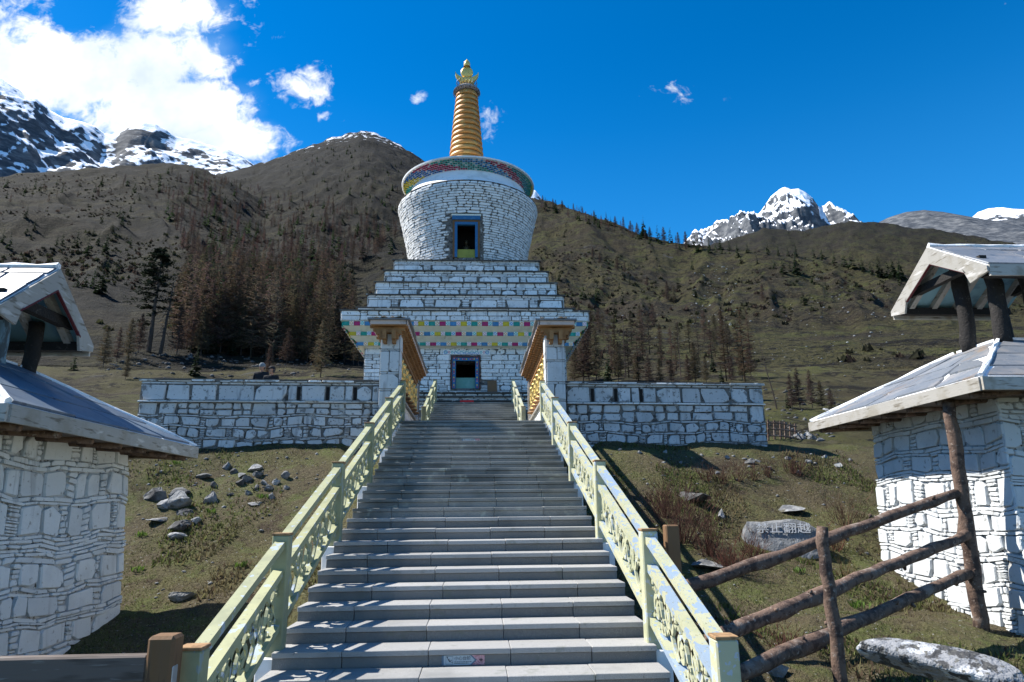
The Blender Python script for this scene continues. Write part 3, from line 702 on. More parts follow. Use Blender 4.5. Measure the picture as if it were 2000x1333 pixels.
# warning plates on two risers
def plate(n, label):
    Y, Z = stepYZ(n); X0 = .03-.14
    sgn = thing('warning_sign', label, 'sign', (X0, Y+.024, Z-.145), 0)
    w, h = .40, .086
    mb = MB(); mb.box(-w/2, w/2, -.004, .002, 0, h); mb.part('plate', 'sign_grey', sgn)
    mb = MB(); mb.box(-w/2-.012, -w/2+.008, -.0065, 0, -.001, h+.001); mb.add([(w/2-.14, -.0055, h), (w/2-.095, -.0055, h/2), (w/2-.14, -.0055, 0), (w/2-.125, -.0055, 0), (w/2-.075, -.0055, h/2), (w/2-.125, -.0055, h)], [(0, 5, 4, 1), (1, 4, 3, 2)]); mb.part('border', 'sign_border', sgn)
    mb = MB(); mb.add([(w/2-.125, -.006, 0), (w/2, -.006, 0), (w/2, -.006, h), (w/2-.125, -.006, h), (w/2-.075, -.006, h/2)], [(0, 1, 4), (1, 2, 4), (2, 3, 4)]); mb.part('pattern_end', 'sign_pink', sgn)
    mb = MB()
    mb.box(w/2-.05, w/2-.02, -.0085, -.006, h/2-.004, h/2+.004); mb.box(w/2-.039, w/2-.031, -.0085, -.006, h/2-.018, h/2+.018)
    # slipping figure: head, trunk, legs and a step
    cx = -w/2+.062
    for (x0, z0, x1, z1, t) in [(-.018, .062, -.004, .040, .006), (-.004, .042, .014, .034, .006), (.012, .036, .022, .048, .005), (-.012, .052, .006, .055, .004), (-.004, .040, .008, .026, .005), (.018, .026, .032, .026, .004)]:
        dx, dz = x1-x0, z1-z0; L = math.hypot(dx, dz); nx, nz = -dz/L*t/2, dx/L*t/2
        mb.add([(cx+x0+nx, -.0062, z0+nz), (cx+x1+nx, -.0062, z1+nz), (cx+x1-nx, -.0062, z1-nz), (cx+x0-nx, -.0062, z0-nz)], [(3, 2, 1, 0)])
    mb.add([(cx-.020+.006*math.cos(t), -.0062, .070+.006*math.sin(t)) for t in np.linspace(0, 2*math.pi, 9)[:-1]], [tuple(range(8))[::-1]])
    for (a, b, c, d) in [(-.034, .034, .008, .010), (-.034, .034, .076, .078), (-.034, -.032, .008, .078), (.032, .034, .008, .078)]: mb.box(cx+a, cx+b, -.0055, -.004, c, d)
    for zz, x1 in ((.026, .075), (.014, .055)):
        x = -.09
        while x < x1-.015:
            l_ = rng.uniform(.006, .02); mb.box(x, x+l_, -.0055, -.004, zz, zz+.005); x += l_+.005
    mb.part('pictogram', 'sign_dark', sgn)
    text_part('lettering', '小心台阶', .040, 'sign_dark', sgn, (-.092, -.0055, .046), (math.pi/2, 0, 0))
plate(1, 'small grey step warning plate on the riser nearest the foot of the stairs')
plate(21, 'small faded step warning plate on a riser near the top of the flight')
# ================================================================== long white walls either side of the stairs
def sq(mb, profl, cx, cy, caps=True):
    b = len(mb.v)
    for h, z in profl:
        mb.v += [(cx-h, cy-h, z), (cx+h, cy-h, z), (cx+h, cy+h, z), (cx-h, cy+h, z)]
    for i in range(len(profl)-1):
        for k in range(4):
            k2 = (k+1) % 4; mb.f.append((b+4*i+k, b+4*i+k2, b+4*i+4+k2, b+4*i+4+k))
    if caps:
        mb.f.append((b+3, b+2, b+1, b)); e = b+4*(len(profl)-1); mb.f.append((e, e+1, e+2, e+3))
def long_wall(label, x0, x1, zt0, zt1, zbase, slots, seed):
    rng = random.Random(seed)
    root = thing('stone_wall', label, 'wall', ((x0+x1)/2, 18.2, zbase), 0, 'white walls beside the stairs')
    W_ = x1-x0
    def top(u): return zt0+(zt1-zt0)*u/W_
    H = zt0-zbase+.4
    # v measured down-up from zbase-.4 ; scaled so that courses follow the slightly sloping top
    def mp(u, v, d):
        wv = sstep(.1, .4, H-.62-v)*(.030*math.sin(u*1.7+v*2+seed)+.022*math.sin(u*4.1-v*3)+.012*math.sin(u*9.3+v*7))
        z = zbase-.4 + v*(top(u)-(zbase-.4))/H + float(wv)
        return (x0+u, 18.0-.05*(1-v/H)-d, z)
    core = MB()
    core.hexa([mp(0, 0, 0), mp(W_, 0, 0), (x1, 18.6, zbase-.4), (x0, 18.6, zbase-.4), mp(0, H-.03, 0), mp(W_, H-.03, 0), (x1, 18.6, zt1-.03), (x0, 18.6, zt0-.03)])
    rel(root, core).part('wall_core', 'mortar_far', root)
    P = []
    v = .22
    for hh, fill, ab in ((.24, .5, (.22, .55)), (.06, 0, None), (.25, .55, (.25, .55)), (.05, 0, None), (.24, .55, (.22, .5)), (.05, 0, None)):
        if ab is None: lay_slates(0, W_, v, v+hh, .045, .15, .5, .015, rng, P)
        else: lay_course(0, W_, v, v+hh, ab[0], ab[1], .020, rng, P, fill, .05, (.08, .2), 1.2)
        v += hh
    vb = H-.60
    # uneven large stones up to the string course
    hh = vb-v
    u = 0
    while u < W_-.02:
        w = min(rng.uniform(.4, 1.0), W_-u)
        if W_-(u+w) < .3: w = W_-u
        if rng.random() < .5: P.append((stone_poly(u+.015, u+w-.015, v+.012, v+hh-.012, rng, 1.0), 'b'))
        else:
            s_ = hh*rng.uniform(.4, .6); k = w*rng.uniform(.35, .65)
            for (a, b, c, d) in ((0, k, 0, s_), (k, w, 0, s_*1.0), (0, w*.45, s_, hh), (w*.45, w, s_, hh)): P.append((stone_poly(u+a+.013, u+b-.013, v+c+.013, v+d-.011, rng, 1.1), 'b'))
        u += w
    v = vb
    lay_slates(0, W_, v+.004, v+.05, .046, .5, 1.3, .012, rng, P); ledge = P[-30:]
    v += .055
    # parapet band with loopholes
    edges = sorted(slots); cur = 0.0; segs = []
    for sx_ in edges: segs.append((cur, sx_-.045)); cur = sx_+.045
    segs.append((cur, W_))
    for a, b in segs: lay_course(a, b, v, H-.12, .35, .95, .018, rng, P, .12, .05, (.08, .15), .7)
    lay_slates(0, W_, H-.115, H-.05, .05, .3, .9, .015, rng, P)
    stones(root, P, mp, 'wall_stone', .05, .018, rng, 285, .004)
    Q = []; lay_slates(-.05, W_+.05, H-.05, H+.01, .045, .35, 1.0, .012, rng, Q); lay_slates(-.02, W_+.02, vb+.003, vb+.05, .045, .6, 1.4, .01, rng, Q)
    stones(root, Q, mp, 'white_stone_worn', .12, .015, rng, 60, .002, names=('coping_slate', 'coping_slate'))
    cap = MB()
    u = -.05
    while u < W_+.02:
        w = rng.uniform(.5, 1.0); a = mp(u, H, .09); b = mp(min(u+w, W_+.05), H, .09); t = rng.uniform(.0, .012)
        cap.hexa([(a[0], a[1], a[2]-.02), (b[0]-.01, b[1], b[2]-.02), (b[0]-.01, 18.66, b[2]-.02), (a[0], 18.66, a[2]-.02), (a[0], a[1], a[2]+.02+t), (b[0]-.01, b[1], b[2]+.02+t), (b[0]-.01, 18.66, b[2]+.02+t), (a[0], 18.66, a[2]+.02+t)]); u += w
    rel(root, cap).part('coping', 'dark_course', root)
    for sx_ in edges:
        mb = MB(); a = mp(sx_-.04, v+.03, .006); b = mp(sx_+.04, H-.16, .006); mb.box(a[0], b[0], a[1], 18.02, a[2], b[2]); rel(root, mb).part('loophole', 'dark_interior', root)
long_wall('white stone wall of large painted boulders below the forested slope', -8.70, -2.5, 3.44, 3.38, 1.80, [4.05, 4.8, 5.52], 11)
long_wall('white stone wall of large painted boulders ending at the small wooden fence', 2.42, 7.78, 3.36, 3.30, 1.60, [.70, 1.33, 2.02], 12)
# ================================================================== prayer wheel galleries
def gallery(label, s, seed):
    """s = +1: wheels face +X (the gallery on the shaded side); -1 mirrored about the stair axis"""
    rng = random.Random(seed); ax = -.08
    root = thing('prayer_wheel_gallery', label, 'gallery', (ax-s*2.2, 18.0, 2.3), 0, 'prayer wheel galleries')
    def X(d): return ax-s*d                       # d: distance from the stair axis
    def bx(mb, d0, d1, y0, y1, z0, z1): mb.box(min(X(d0), X(d1)), max(X(d0), X(d1)), y0, y1, z0, z1)
    # pillars of stacked white blocks
    for (y0, y1) in ((17.72, 18.26), (23.95, 24.40)):
        z = 1.7; k = 0
        pil = MB(); bx(pil, 1.945, 2.455, y0+.02, y1-.02, 1.7, 4.74); pc = rel(root, pil).part('pillar', 'mortar_far', root)
        for face in ('front', 'inner'):
            P = []; z = 0
            while z < 3.02:
                h = min(rng.uniform(.34, .62), 3.04-z)
                if 3.04-z-h < .15: h = 3.04-z
                w = .51 if face == 'front' else y1-y0-.04
                if rng.random() < .62 or face == 'inner': P.append((stone_poly(.006, w-.006, z+.006, z+h-.006, rng, .22), 'b'))
                else:
                    c = w*rng.uniform(.35, .65); P.append((stone_poly(.006, c-.006, z+.006, z+h-.006, rng, .3), 'b')); P.append((stone_poly(c+.006, w-.006, z+.006, z+h-.006, rng, .3), 'b'))
                z += h
                if rng.random() < .45 and z < 2.8: lay_slates(.0, w, z, z+.05, .03, .15, .35, .01, rng, P); z += .05
            if face == 'front': mp = lambda u, v, d: (min(X(1.945), X(2.455))+u, y0+.02-d, 1.7+v)
            else: mp = lambda u, v, d: (X(1.945)+s*d, y0+.02+u, 1.7+v)
            if face == 'inner' and y0 > 20: continue
            stones(root, P, mp, 'hut_stone', .022, .008, rng, 40, .004, tilt=.003)
    base = MB(); bx(base, 1.98, 2.45, 18.26, 23.95, 1.7, 2.98); rel(root, base).part('base_wall', 'white_stone', root)
    bar = MB(); bx(bar, 1.90, 2.06, 18.28, 23.95, 2.985, 3.05); rel(root, bar).part('sill', 'weathered_wood', root)
    outer = MB(); bx(outer, 2.40, 2.48, 18.24, 23.97, 2.95, 4.72); rel(root, outer).part('outer_wall', 'plaster', root)
    beam = MB(); bx(beam, 2.0, 2.44, 18.2, 24.0, 4.36, 4.55); rel(root, beam).part('beam', 'rafter_brown', root)
    # wheels
    wm = MB(); prof_ = [(0, .0), (.05, 0), (.05, .05), (.17, .06), (.21, .09), (.215, .13), (.20, .15), (.205, .30), (.215, .32), (.205, .34), (.205, .56), (.215, .58), (.205, .60), (.20, .78), (.215, .80), (.21, .85), (.16, .90), (.07, .95), (.04, 1.05), (.0, 1.06)]
    wm.lathe(prof_, 20); wme = wm.mesh('prayer_wheel', 'wheel_gold', True)
    hm = MB(); hm.lathe([(.0, -.005), (.28, -.005), (.30, .015), (.28, .04), (.0, .04)], 20); hme = hm.mesh('handle_ring', 'rafter_brown')
    tm = MB()
    for q in range(8):
        t = 2*math.pi*q/8
        tm.add([(.208*math.cos(t+a)*1.02, .208*math.sin(t+a)*1.02, z) for z in (.40, .52) for a in (-.16, .16)], [(0, 1, 3, 2)])
    tme = tm.mesh('relief_panel', 'gold_leaf')
    for k in range(7):
        y = 18.72+k*.77
        w = obj('prayer_wheel', wme, root, (X(2.14)-root.location.x, y-18.0, 3.30-2.3), (0, 0, rng.uniform(0, 6)))
        obj('handle_ring', hme, w, (0, 0, -.02)); obj('relief_panel', tme, w)
    # corbelled rafters, stepped like a zigzag under the eave
    for side, d0 in ((1, 1.72), (-1, 2.72)):
        rb = MB()
        pr = [(0, .36), (.0, .30), (.085, .30), (.085, .21), (.165, .21), (.165, .12), (.245, .12), (.245, 0), (.36, 0), (.36, .36)]
        poly = [(X(d0+side*a)-X(d0), z) for a, z in pr]
        rb.prism([(p[0], p[1]) for p in poly], 1, -.055, .055); rme = rb.mesh('rafter', 'rafter_brown')
        for k in range(24 if side == 1 else 6):
            y = 17.62+k*(.285 if side == 1 else 1.2)
            obj('rafter', rme, root, (X(d0)-root.location.x, y-18.0, 4.46-2.3))
    for dd in (2.08, 2.32):
        mb = MB(); bx(mb, dd-.05, dd+.05, 17.42, 17.74, 4.42, 4.66); bx(mb, dd-.045, dd+.045, 17.52, 17.74, 4.34, 4.42); rel(root, mb).part('bracket', 'rafter_brown', root)
    blk = MB(); bx(blk, 1.98, 2.42, 17.55, 17.74, 4.62, 4.76); rel(root, blk).part('bracket_beam', 'rafter_brown', root)
    fb = MB(); bx(fb, 1.74, 2.68, 17.36, 17.42, 4.80, 4.905); bx(fb, 1.72, 1.76, 17.36, 24.45, 4.80, 4.905); bx(fb, 2.66, 2.70, 17.42, 24.45, 4.80, 4.905); rel(root, fb).part('fascia', 'fascia_pink', root)
    cl_ = MB(); bx(cl_, 1.76, 2.66, 17.42, 24.4, 4.775, 4.82); rel(root, cl_).part('ceiling_board', 'rafter_brown', root)
    y = 17.28
    while y < 24.5:
        w = rng.uniform(.5, .9); y1 = min(y+w, 24.52)
        mb = MB(); a = rng.uniform(-.02, .02); bx(mb, 1.66+a, 2.76+a, y, y1-.008, 4.905, 4.945+rng.uniform(0, .015)); rel(root, mb).part('roof_slate', 'slate', root); y = y1
    turf = MB()
    for k in range(60):
        cx_, cy_ = X(rng.uniform(1.8, 2.65)), rng.uniform(17.4, 24.3) if k > 18 else rng.uniform(17.3, 17.6); r_ = rng.uniform(.05, .16); h_ = rng.uniform(.02, .06)
        n = 7; turf.add([(cx_+r_*math.cos(2*math.pi*q/n)*rng.uniform(.7, 1.2), cy_+r_*math.sin(2*math.pi*q/n)*rng.uniform(.7, 1.2), 4.952) for q in range(n)]+[(cx_, cy_, 4.96+h_)], [(q, (q+1) % n, n) for q in range(n)])
    tag(rel(root, turf).part('moss', 'turf', root), kind='stuff')
gallery('roofed prayer wheel gallery standing in shade, at the forest side of the landing', 1, 21)
gallery('roofed prayer wheel gallery with golden wheels lit by the sun', -1, 22)
# ================================================================== stupa
CX, CY = -.50, 38.0
rng = random.Random(7)
stupa = thing('stupa', 'tall white stone stupa with stepped tiers, round drum and gilded spire', 'stupa', (CX, CY, 4.7))
def sp(mb, name, m, smooth=False, parent=None): return rel(stupa, mb).part(name, m, parent or stupa, smooth)
FB = CY-4.97           # front face of the base block
DX0, DX1, DZ0, DZ1 = -1.00, -.03, 5.88, 7.24
# plinth courses
for i, (h, z0, z1) in enumerate(((6.45, 4.60, 5.06), (6.15, 5.06, 5.32), (5.85, 5.32, 5.56))):
    mb = MB(); sq(mb, [(h-.10, z0-.6 if i == 0 else z0), (h-.10, z1-.07)], CX, CY); sp(mb, 'plinth_core', 'mortar_far')
    P = []; lay_slates(0, 2*h-.2, 0, z1-z0-.08, .13, .35, 1.0, .022, rng, P)
    stones(stupa, P, lambda u, v, d, h=h, z0=z0: (CX-h+.1+u, CY-h+.1-d, z0+v), 'white_stone_worn', .05, .015, rng, 60, .02, names=('plinth_stone', 'plinth_stone'))
    mb = MB(); sq(mb, [(h+.05, z1-.068), (h+.05, z1-.002)], CX, CY); sp(mb, 'plinth_capstone', 'dark_course')
# base block round the door opening
mb = MB()
bzt = 7.92
for (x0, x1, z0, z1) in ((CX-4.97, DX0, 5.5, bzt), (DX1, CX+4.97, 5.5, bzt), (DX0, DX1, DZ1, bzt), (DX0, DX1, 5.5, DZ0)): mb.box(x0, x1, FB, FB+.9, z0, z1)
mb.box(CX-4.97, CX+4.97, FB+2.6, CY+4.97, 5.5, bzt); mb.box(CX-4.97, DX0-.4, FB+.9, FB+2.6, 5.5, bzt); mb.box(DX1+.4, CX+4.97, FB+.9, FB+2.6, 5.5, bzt)
sp(mb, 'base_core', 'mortar_far')
mb = MB(); mb.box(DX0-.39, DX1+.39, FB+.91, FB+.93, 5.6, 5.62); mb.box(DX0-.38, DX1+.38, FB+2.5, FB+2.58, 5.5, 7.9); sp(mb, 'chamber', 'dark_interior')
mb = MB(); mb.box(DX0+.01, DX1-.01, FB+.18, FB+.22, DZ0, 6.44); sp(mb, 'teal_screen', 'teal_panel')
# wall stones of the base, left clear round the door
P = []; v = 0.0
while v < 2.36:
    h = min(rng.uniform(.15, .30), 2.38-v)
    u = 0.0
    while u < 9.92:
        w = min(rng.uniform(.35, 1.0), 9.94-u)
        if 9.94-u-w < .25: w = 9.94-u
        a, b = CX-4.97+u, CX-4.97+u+w; z0, z1 = 5.54+v, 5.54+v+h
        if b > DX0-.22 and a < DX1+.22 and z1 > DZ0-.02 and z0 < DZ1+.30:
            if a < DX0-.30: w = DX0-.24-a; b = a+w
            elif b > DX1+.30 and a < DX1+.2: w = DX1+.24-a; u += w; continue
            else: u += w; continue
        if h > .22 and rng.random() < .35: lay_slates(u, u+w, v, v+h, .10, .3, .7, .02, rng, P)
        else: P.append((stone_poly(u+.008, u+w-.008, v+.007, v+h-.007, rng, .8), 'b'))
        u += w
    v += h
worn = []
for q in P:
    cu = sum(p[0] for p in q[0])/len(q[0])+CX-4.97; cv = sum(p[1] for p in q[0])/len(q[0])+5.54
    worn.append((q[0], q[1], 'white_stone_worn' if (1.0 < cu < 2.4 and cv > 6.2) else 'white_stone'))
stones(stupa, worn, lambda u, v, d: (CX-4.97+u, FB-d, 5.54+v), 'white_stone', .05, .018, rng, 230, .012, names=('base_stone', 'base_stone'))
side = MB()
for sx_ in (-1, 1):
    x = CX+sx_*4.985; side.box(min(x, x-sx_*.01), max(x, x-sx_*.01), FB+.02, CY+4.9, 5.52, bzt-.01)
sp(side, 'side_facing', 'white_stone_worn')
# door frame, painted studs, lintel panel
fr = MB()
for (a, b, c, d) in ((DX0-.16, DX0, DZ0-.02, DZ1+.16), (DX1, DX1+.16, DZ0-.02, DZ1+.16), (DX0, DX1, DZ1, DZ1+.16)): fr.box(a, b, FB-.10, FB+.12, c, d)
fr2 = MB()
for (a, b, c, d) in ((DX0-.23, DX0-.16, DZ0-.02, DZ1+.24), (DX1+.16, DX1+.23, DZ0-.02, DZ1+.24), (DX0-.16, DX1+.16, DZ1+.16, DZ1+.24)): fr2.box(a, b, FB-.13, FB+.10, c, d)
door = sp(fr, 'door_frame', 'blue_paint')
mat('frame_dark', (.06, .04, .045), .7, [(14, (.20, .05, .05), .5, .6)]); sp(fr2, 'outer_frame', 'frame_dark', parent=None)
cols = [(.55, .04, .06), (.75, .55, .07), (.05, .20, .45), (.60, .25, .30)]
st = MB(); k = 0
for z in np.arange(DZ0+.05, DZ1+.12, .095):
    for x in (DX0-.08, DX1+.08): st.box(x-.028, x+.028, FB-.125, FB-.1, z-.028, z+.028, cols[k % 4])
    k += 1
for x in np.arange(DX0+.05, DX1, .095): st.box(x-.028, x+.028, FB-.125, FB-.1, DZ1+.05, DZ1+.106, cols[k % 4]); k += 1
mat('painted', (1, 1, 1), .6, [(9, (.30, .27, .24), .66, .76)], vcol=True)
sp(st, 'frame_stud_row', 'painted')
lin = MB(); lin.box(-1.64, .69, FB-.075, FB+.02, 7.56, 7.78); lint = sp(lin, 'lintel', 'plaster')
orn = MB()
def ring(mb, cx, cz, r, w, y, col, n=16, a0=0, a1=2*math.pi):
    for q in range(n):
        t0 = a0+(a1-a0)*q/n; t1 = a0+(a1-a0)*(q+1)/n
        mb.add([(cx+rr*math.cos(t), y, cz+rr*math.sin(t)) for rr, t in ((r-w/2, t0), (r+w/2, t0), (r+w/2, t1), (r-w/2, t1))], [(0, 1, 2, 3)], col)
bl, te, pk = (.03, .20, .50), (.04, .38, .42), (.62, .25, .28)
for cx_ in (-1.50, .55): ring(orn, cx_, 7.67, .085, .03, FB-.079, bl); ring(orn, cx_, 7.67, .04, .025, FB-.079, te)
for i, cx_ in enumerate(np.arange(-1.02, .12, .135)):
    ring(orn, cx_, 7.67+(.035 if i % 2 else -.035), .058, .026, FB-.079, (bl, te)[i % 2], 12, .4*i, .4*i+4.6); ring(orn, cx_, 7.67-(.045 if i % 2 else -.045), .032, .02, FB-.0795, (te, bl)[i % 2], 10)
for cx_ in (-1.33, -1.18, .24, .39): ring(orn, cx_, 7.67, .05, .03, FB-.079, pk if abs(cx_+.5) > .8 else te, 10)
sp(orn, 'painted_scrolls', 'painted', parent=None)
# corbelled cornice: three painted rows with cream soffits between
mb = MB()
sq(mb, [(4.90, 7.90), (5.28, 7.93), (5.28, 8.10), (5.60, 8.34), (5.60, 8.54), (5.90, 8.76), (5.90, 8.98), (5.99, 9.0), (5.99, 9.02)], CX, CY, False)
sp(mb, 'cornice_core', 'cream_band')
mat('block_blue', (.06, .22, .42), .6, [(4, (.10, .28, .45), .5, .7)], rnd=.25); mat('block_yellow', (.62, .47, .03), .6, [(4, (.50, .36, .03), .5, .7)], rnd=.2)
mat('block_green', (.02, .30, .24), .6, [(4, (.04, .36, .30), .5, .7)], rnd=.2); mat('block_magenta', (.42, .02, .12), .6, [(4, (.36, .05, .14), .5, .7)], rnd=.2)
def pattern_mat(name, fg):
    m = bpy.data.materials.new(name); m.use_nodes = True; g = G(m.node_tree)
    out = g.n('ShaderNodeOutputMaterial'); bs = g.n('ShaderNodeBsdfPrincipled'); g.l(bs.outputs[0], out.inputs[0]); bs.inputs['Roughness'].default_value = .6
    gn = g.n('ShaderNodeSeparateXYZ'); g.l(g.n('ShaderNodeTexCoord').outputs['Generated'], gn.inputs[0])
    a = g.math('ABSOLUTE', g.math('SUBTRACT', gn.outputs[0], .5)); b = g.math('ABSOLUTE', g.math('SUBTRACT', gn.outputs[2], .5))
    x = g.math('ABSOLUTE', g.math('SUBTRACT', a, b)); cross = g.ramp(x, .06, .10, 1, 0)
    rim = g.ramp(g.math('MAXIMUM', a, b), .40, .42)
    g.l(g.mix(g.math('MAXIMUM', cross, rim), fg, (.80, .79, .72)), bs.inputs['Base Color']); MATS[name] = m
pattern_mat('flower_blue', (.05, .25, .50)); pattern_mat('flower_orange', (.70, .30, .05)); pattern_mat('flower_green', (.02, .38, .34)); pattern_mat('flower_pink', (.65, .30, .36))
BC = ['block_blue', 'block_yellow', 'block_green', 'block_magenta']; FC = ['flower_orange', 'flower_green', 'flower_pink', 'flower_blue']
_pb = {}
def painted_block(x0, x1, y0, y1, z0, z1, m, nm):
    key = (round(x1-x0, 3), round(y1-y0, 3), round(z1-z0, 3), m)
    if key not in _pb:
        q = MB(); q.box(-key[0]/2, key[0]/2, -key[1]/2, key[1]/2, -key[2]/2, key[2]/2); _pb[key] = q.mesh(nm, m)
    obj(nm, _pb[key], stupa, ((x0+x1)/2-CX, (y0+y1)/2-CY, (z0+z1)/2-4.7))
sideb = MB(); bcol = {'block_blue': (.06, .22, .42), 'block_yellow': (.62, .47, .03), 'block_green': (.02, .30, .24), 'block_magenta': (.42, .02, .12)}
for r_, (h, z0, z1) in enumerate(((5.28, 7.94, 8.095), (5.60, 8.365, 8.535), (5.90, 8.785, 8.975))):
    n = int(2*h/.50); per = 2*h/n; k = r_
    for i in range(n):
        u = CX-h+i*per
        painted_block(u+.01, u+per*.60, CY-h-.07, CY-h+.02, z0, z1, BC[k % 4], 'painted_block')
        painted_block(u+per*.615, u+per-.005, CY-h-.13, CY-h+.02, z0-.005, z1+.005, FC[(k+r_) % 4], 'flower_block')
        for sx_ in (-1, 1):
            yy = CY-h+i*per
            for (a, b, c, pr_) in ((.01, per*.60, bcol[BC[2 if r_ != 1 else 3]] if False else bcol[BC[k % 4]], .07), (per*.615, per-.005, (.60, .55, .50), .13)):
                x = CX+sx_*h; sideb.box(min(x-sx_*.02, x+sx_*pr_), max(x-sx_*.02, x+sx_*pr_), yy+a, yy+b, z0, z1, c)
        k += 1
tag(sp(sideb, 'side_painted_blocks', 'painted'), kind='stuff')
# stripes under the side eaves (red and green boards running back)
sb = MB()
for sx_ in (-1, 1):
    for (h0, za, c) in ((5.34, 8.14, (.40, .03, .05)), (5.48, 8.24, (.01, .22, .13)), (5.66, 8.57, (.40, .03, .05)), (5.78, 8.66, (.01, .22, .13))):
        x = CX+sx_*h0
        for i in range(36):
            y = CY-h0+.1+i*.30; sb.box(x-.05, x+.05, y, y+.24, za-.03, za+.0, c)
tag(sp(sb, 'eave_boards', 'painted'), kind='stuff')
# stone ledge and four stepped tiers
def tier(h, z0, z1, prof_rows, lim, m='white_stone', lip=.06, nm='tier_stone'):
    mb = MB(); sq(mb, [(h-.05, z0), (h-.05, z1)], CX, CY); sp(mb, 'tier_core', 'mortar_far')
    P = []; v = 0
    for kind, hh in prof_rows:
        if kind == 's': lay_slates(0, 2*h-.1, v, v+hh, .085, .25, .9, .014, rng, P)
        elif kind == 'B': lay_course(0, 2*h-.1, v, v+hh, .7, 1.6, .02, rng, P, .85, .075, (.25, .5), 1.4)
        else: lay_course(0, 2*h-.1, v, v+hh, .4, 1.1, .017, rng, P, .2, .08, (.2, .4), .6)
        v += hh
    stones(stupa, P, lambda u, v, d: (CX-h+.05+u, CY-h+.05-d, z0+v), m, .05, .018, rng, lim, .02, names=(nm, 'tier_slate'))
    sd = MB()
    for sx_ in (-1, 1):
        x = CX+sx_*(h-.04); sd.box(min(x, x+sx_*.03), max(x, x+sx_*.03), CY-h+.1, CY+h-.1, z0+.01, z1-.01)
    sp(sd, 'side_facing', 'white_stone_worn')
    n = int(2*h/.8); cap = MB()
    for i in range(n):
        u = -h-lip+i*(2*h+2*lip)/n; w = (2*h+2*lip)/n; t = rng.uniform(0, .02)
        cap.box(CX+u, CX+u+w-.01, CY-h-lip-rng.uniform(0, .03), CY-h+.9, z1-.02, z1+.035+t)
    cap.box(CX-h-lip, CX+h+lip, CY-h+.9, CY+h+lip, z1-.02, z1+.035)
    sp(cap, 'tier_capping', 'dark_course')
tier(6.05, 9.02, 9.50, (('m', .24), ('m', .24)), 44, 'white_stone', .03, 'ledge_stone')
tier(5.38, 9.50, 9.84, (('s', .16), ('m', .17)), 24)
tier(4.98, 9.84, 10.64, (('s', .10), ('B', .48), ('s', .22)), 40)
tier(4.66, 10.64, 11.42, (('B', .42), ('s', .10), ('m', .26)), 40)
tier(4.28, 11.42, 12.18, (('B', .48), ('s', .28)), 40)
tier(3.86, 12.18, 12.92, (('B', .50), ('s', .24)), 40)
# drum
DR = [(3.20, 12.93), (3.28, 13.4), (3.42, 14.2), (3.62, 15.2), (3.84, 16.2), (4.02, 16.9), (4.10, 17.25), (4.08, 17.48)]
def dr(z): return float(np.interp(z, [p[1] for p in DR], [p[0] for p in DR]))
WX0, WX1, WZ0, WZ1 = -1.15, .05, 13.35, 15.25       # window opening (X, Z)
na = 96; angs = np.linspace(-math.pi, math.pi, na+1)[:-1]
def dpt(t, z, d=0.0):
    r = dr(z)+d; return (CX+r*math.sin(t), CY-r*math.cos(t), z)
core = MB(); zs = [12.93, WZ0, 14.3, WZ1, 16.2, 16.9, 17.25, 17.48]
ta, tb = math.asin((WX0-CX)/3.4), math.asin((WX1-CX)/3.4)
al = sorted(set(list(angs[(angs < ta-.02) | (angs > tb+.02)]) + [ta, tb]))
for i, t in enumerate(al):
    t2 = al[(i+1) % len(al)]
    for z0, z1 in zip(zs[:-1], zs[1:]):
        if abs(t-ta) < 1e-9 and WZ0 <= z0 < WZ1: continue
        core.add([dpt(t, z0), dpt(t2, z0), dpt(t2, z1), dpt(t, z1)], [(0, 1, 2, 3)])
sp(core, 'drum_core', 'mortar_far')
mb = MB(); mb.box(WX0-.1, WX1+.1, CY-2.2, CY-2.1, 13.2, 15.4); mb.box(WX0-.12, WX0-.06, CY-3.2, CY-2.1, 13.2, 15.4); mb.box(WX1+.06, WX1+.12, CY-3.2, CY-2.1, 13.2, 15.4); mb.box(WX0-.1, WX1+.1, CY-3.25, CY-2.1, 15.30, 15.4); sp(mb, 'niche', 'dark_interior')
# statue in the niche
mb = MB(); mb.lathe([(0, 13.3), (.36, 13.32), (.40, 13.5), (.30, 13.62), (.20, 13.8), (.24, 14.0), (.19, 14.16), (.06, 14.22), (.06, 14.27), (.12, 14.33), (.13, 14.43), (.09, 14.52), (.03, 14.58), (0, 14.62)], 18, (WX0+WX1)/2, CY-2.75)
sp(mb, 'niche_figure', 'bronze', True)
P = []; v = .03; Rm = 3.75
while v < 4.53:
    h = rng.uniform(.105, .175); z = 12.93+v+h/2
    if v+h > 4.55: h = 4.555-v
    u = -math.pi*.56*Rm + rng.uniform(-.3, 0); 
    while u < math.pi*.56*Rm:
        w = rng.uniform(.28, .78); x = CX+dr(z)*math.sin((u+w/2)/Rm)
        if abs(u) < 3 and WX0-.28 < x+w*.42 and x-w*.42 < WX1+.28 and WZ0-.03 < z+h*.4 and z-h*.4 < WZ1+.36: u += .12; continue
        P.append((slate_poly(u+.008, u+w-.008, v+.006, v+h-.006, rng), 's', 'white_stone_worn' if abs(u) > 3.6 and rng.random() < .5 else 'white_stone')); u += w
    v += h
stones(stupa, P, lambda u, v, d: dpt(u/Rm, min(12.93+v, 17.48), d), 'white_stone', .055, .016, rng, 290, .04, tilt=.008, names=('drum_stone', 'drum_stone'))
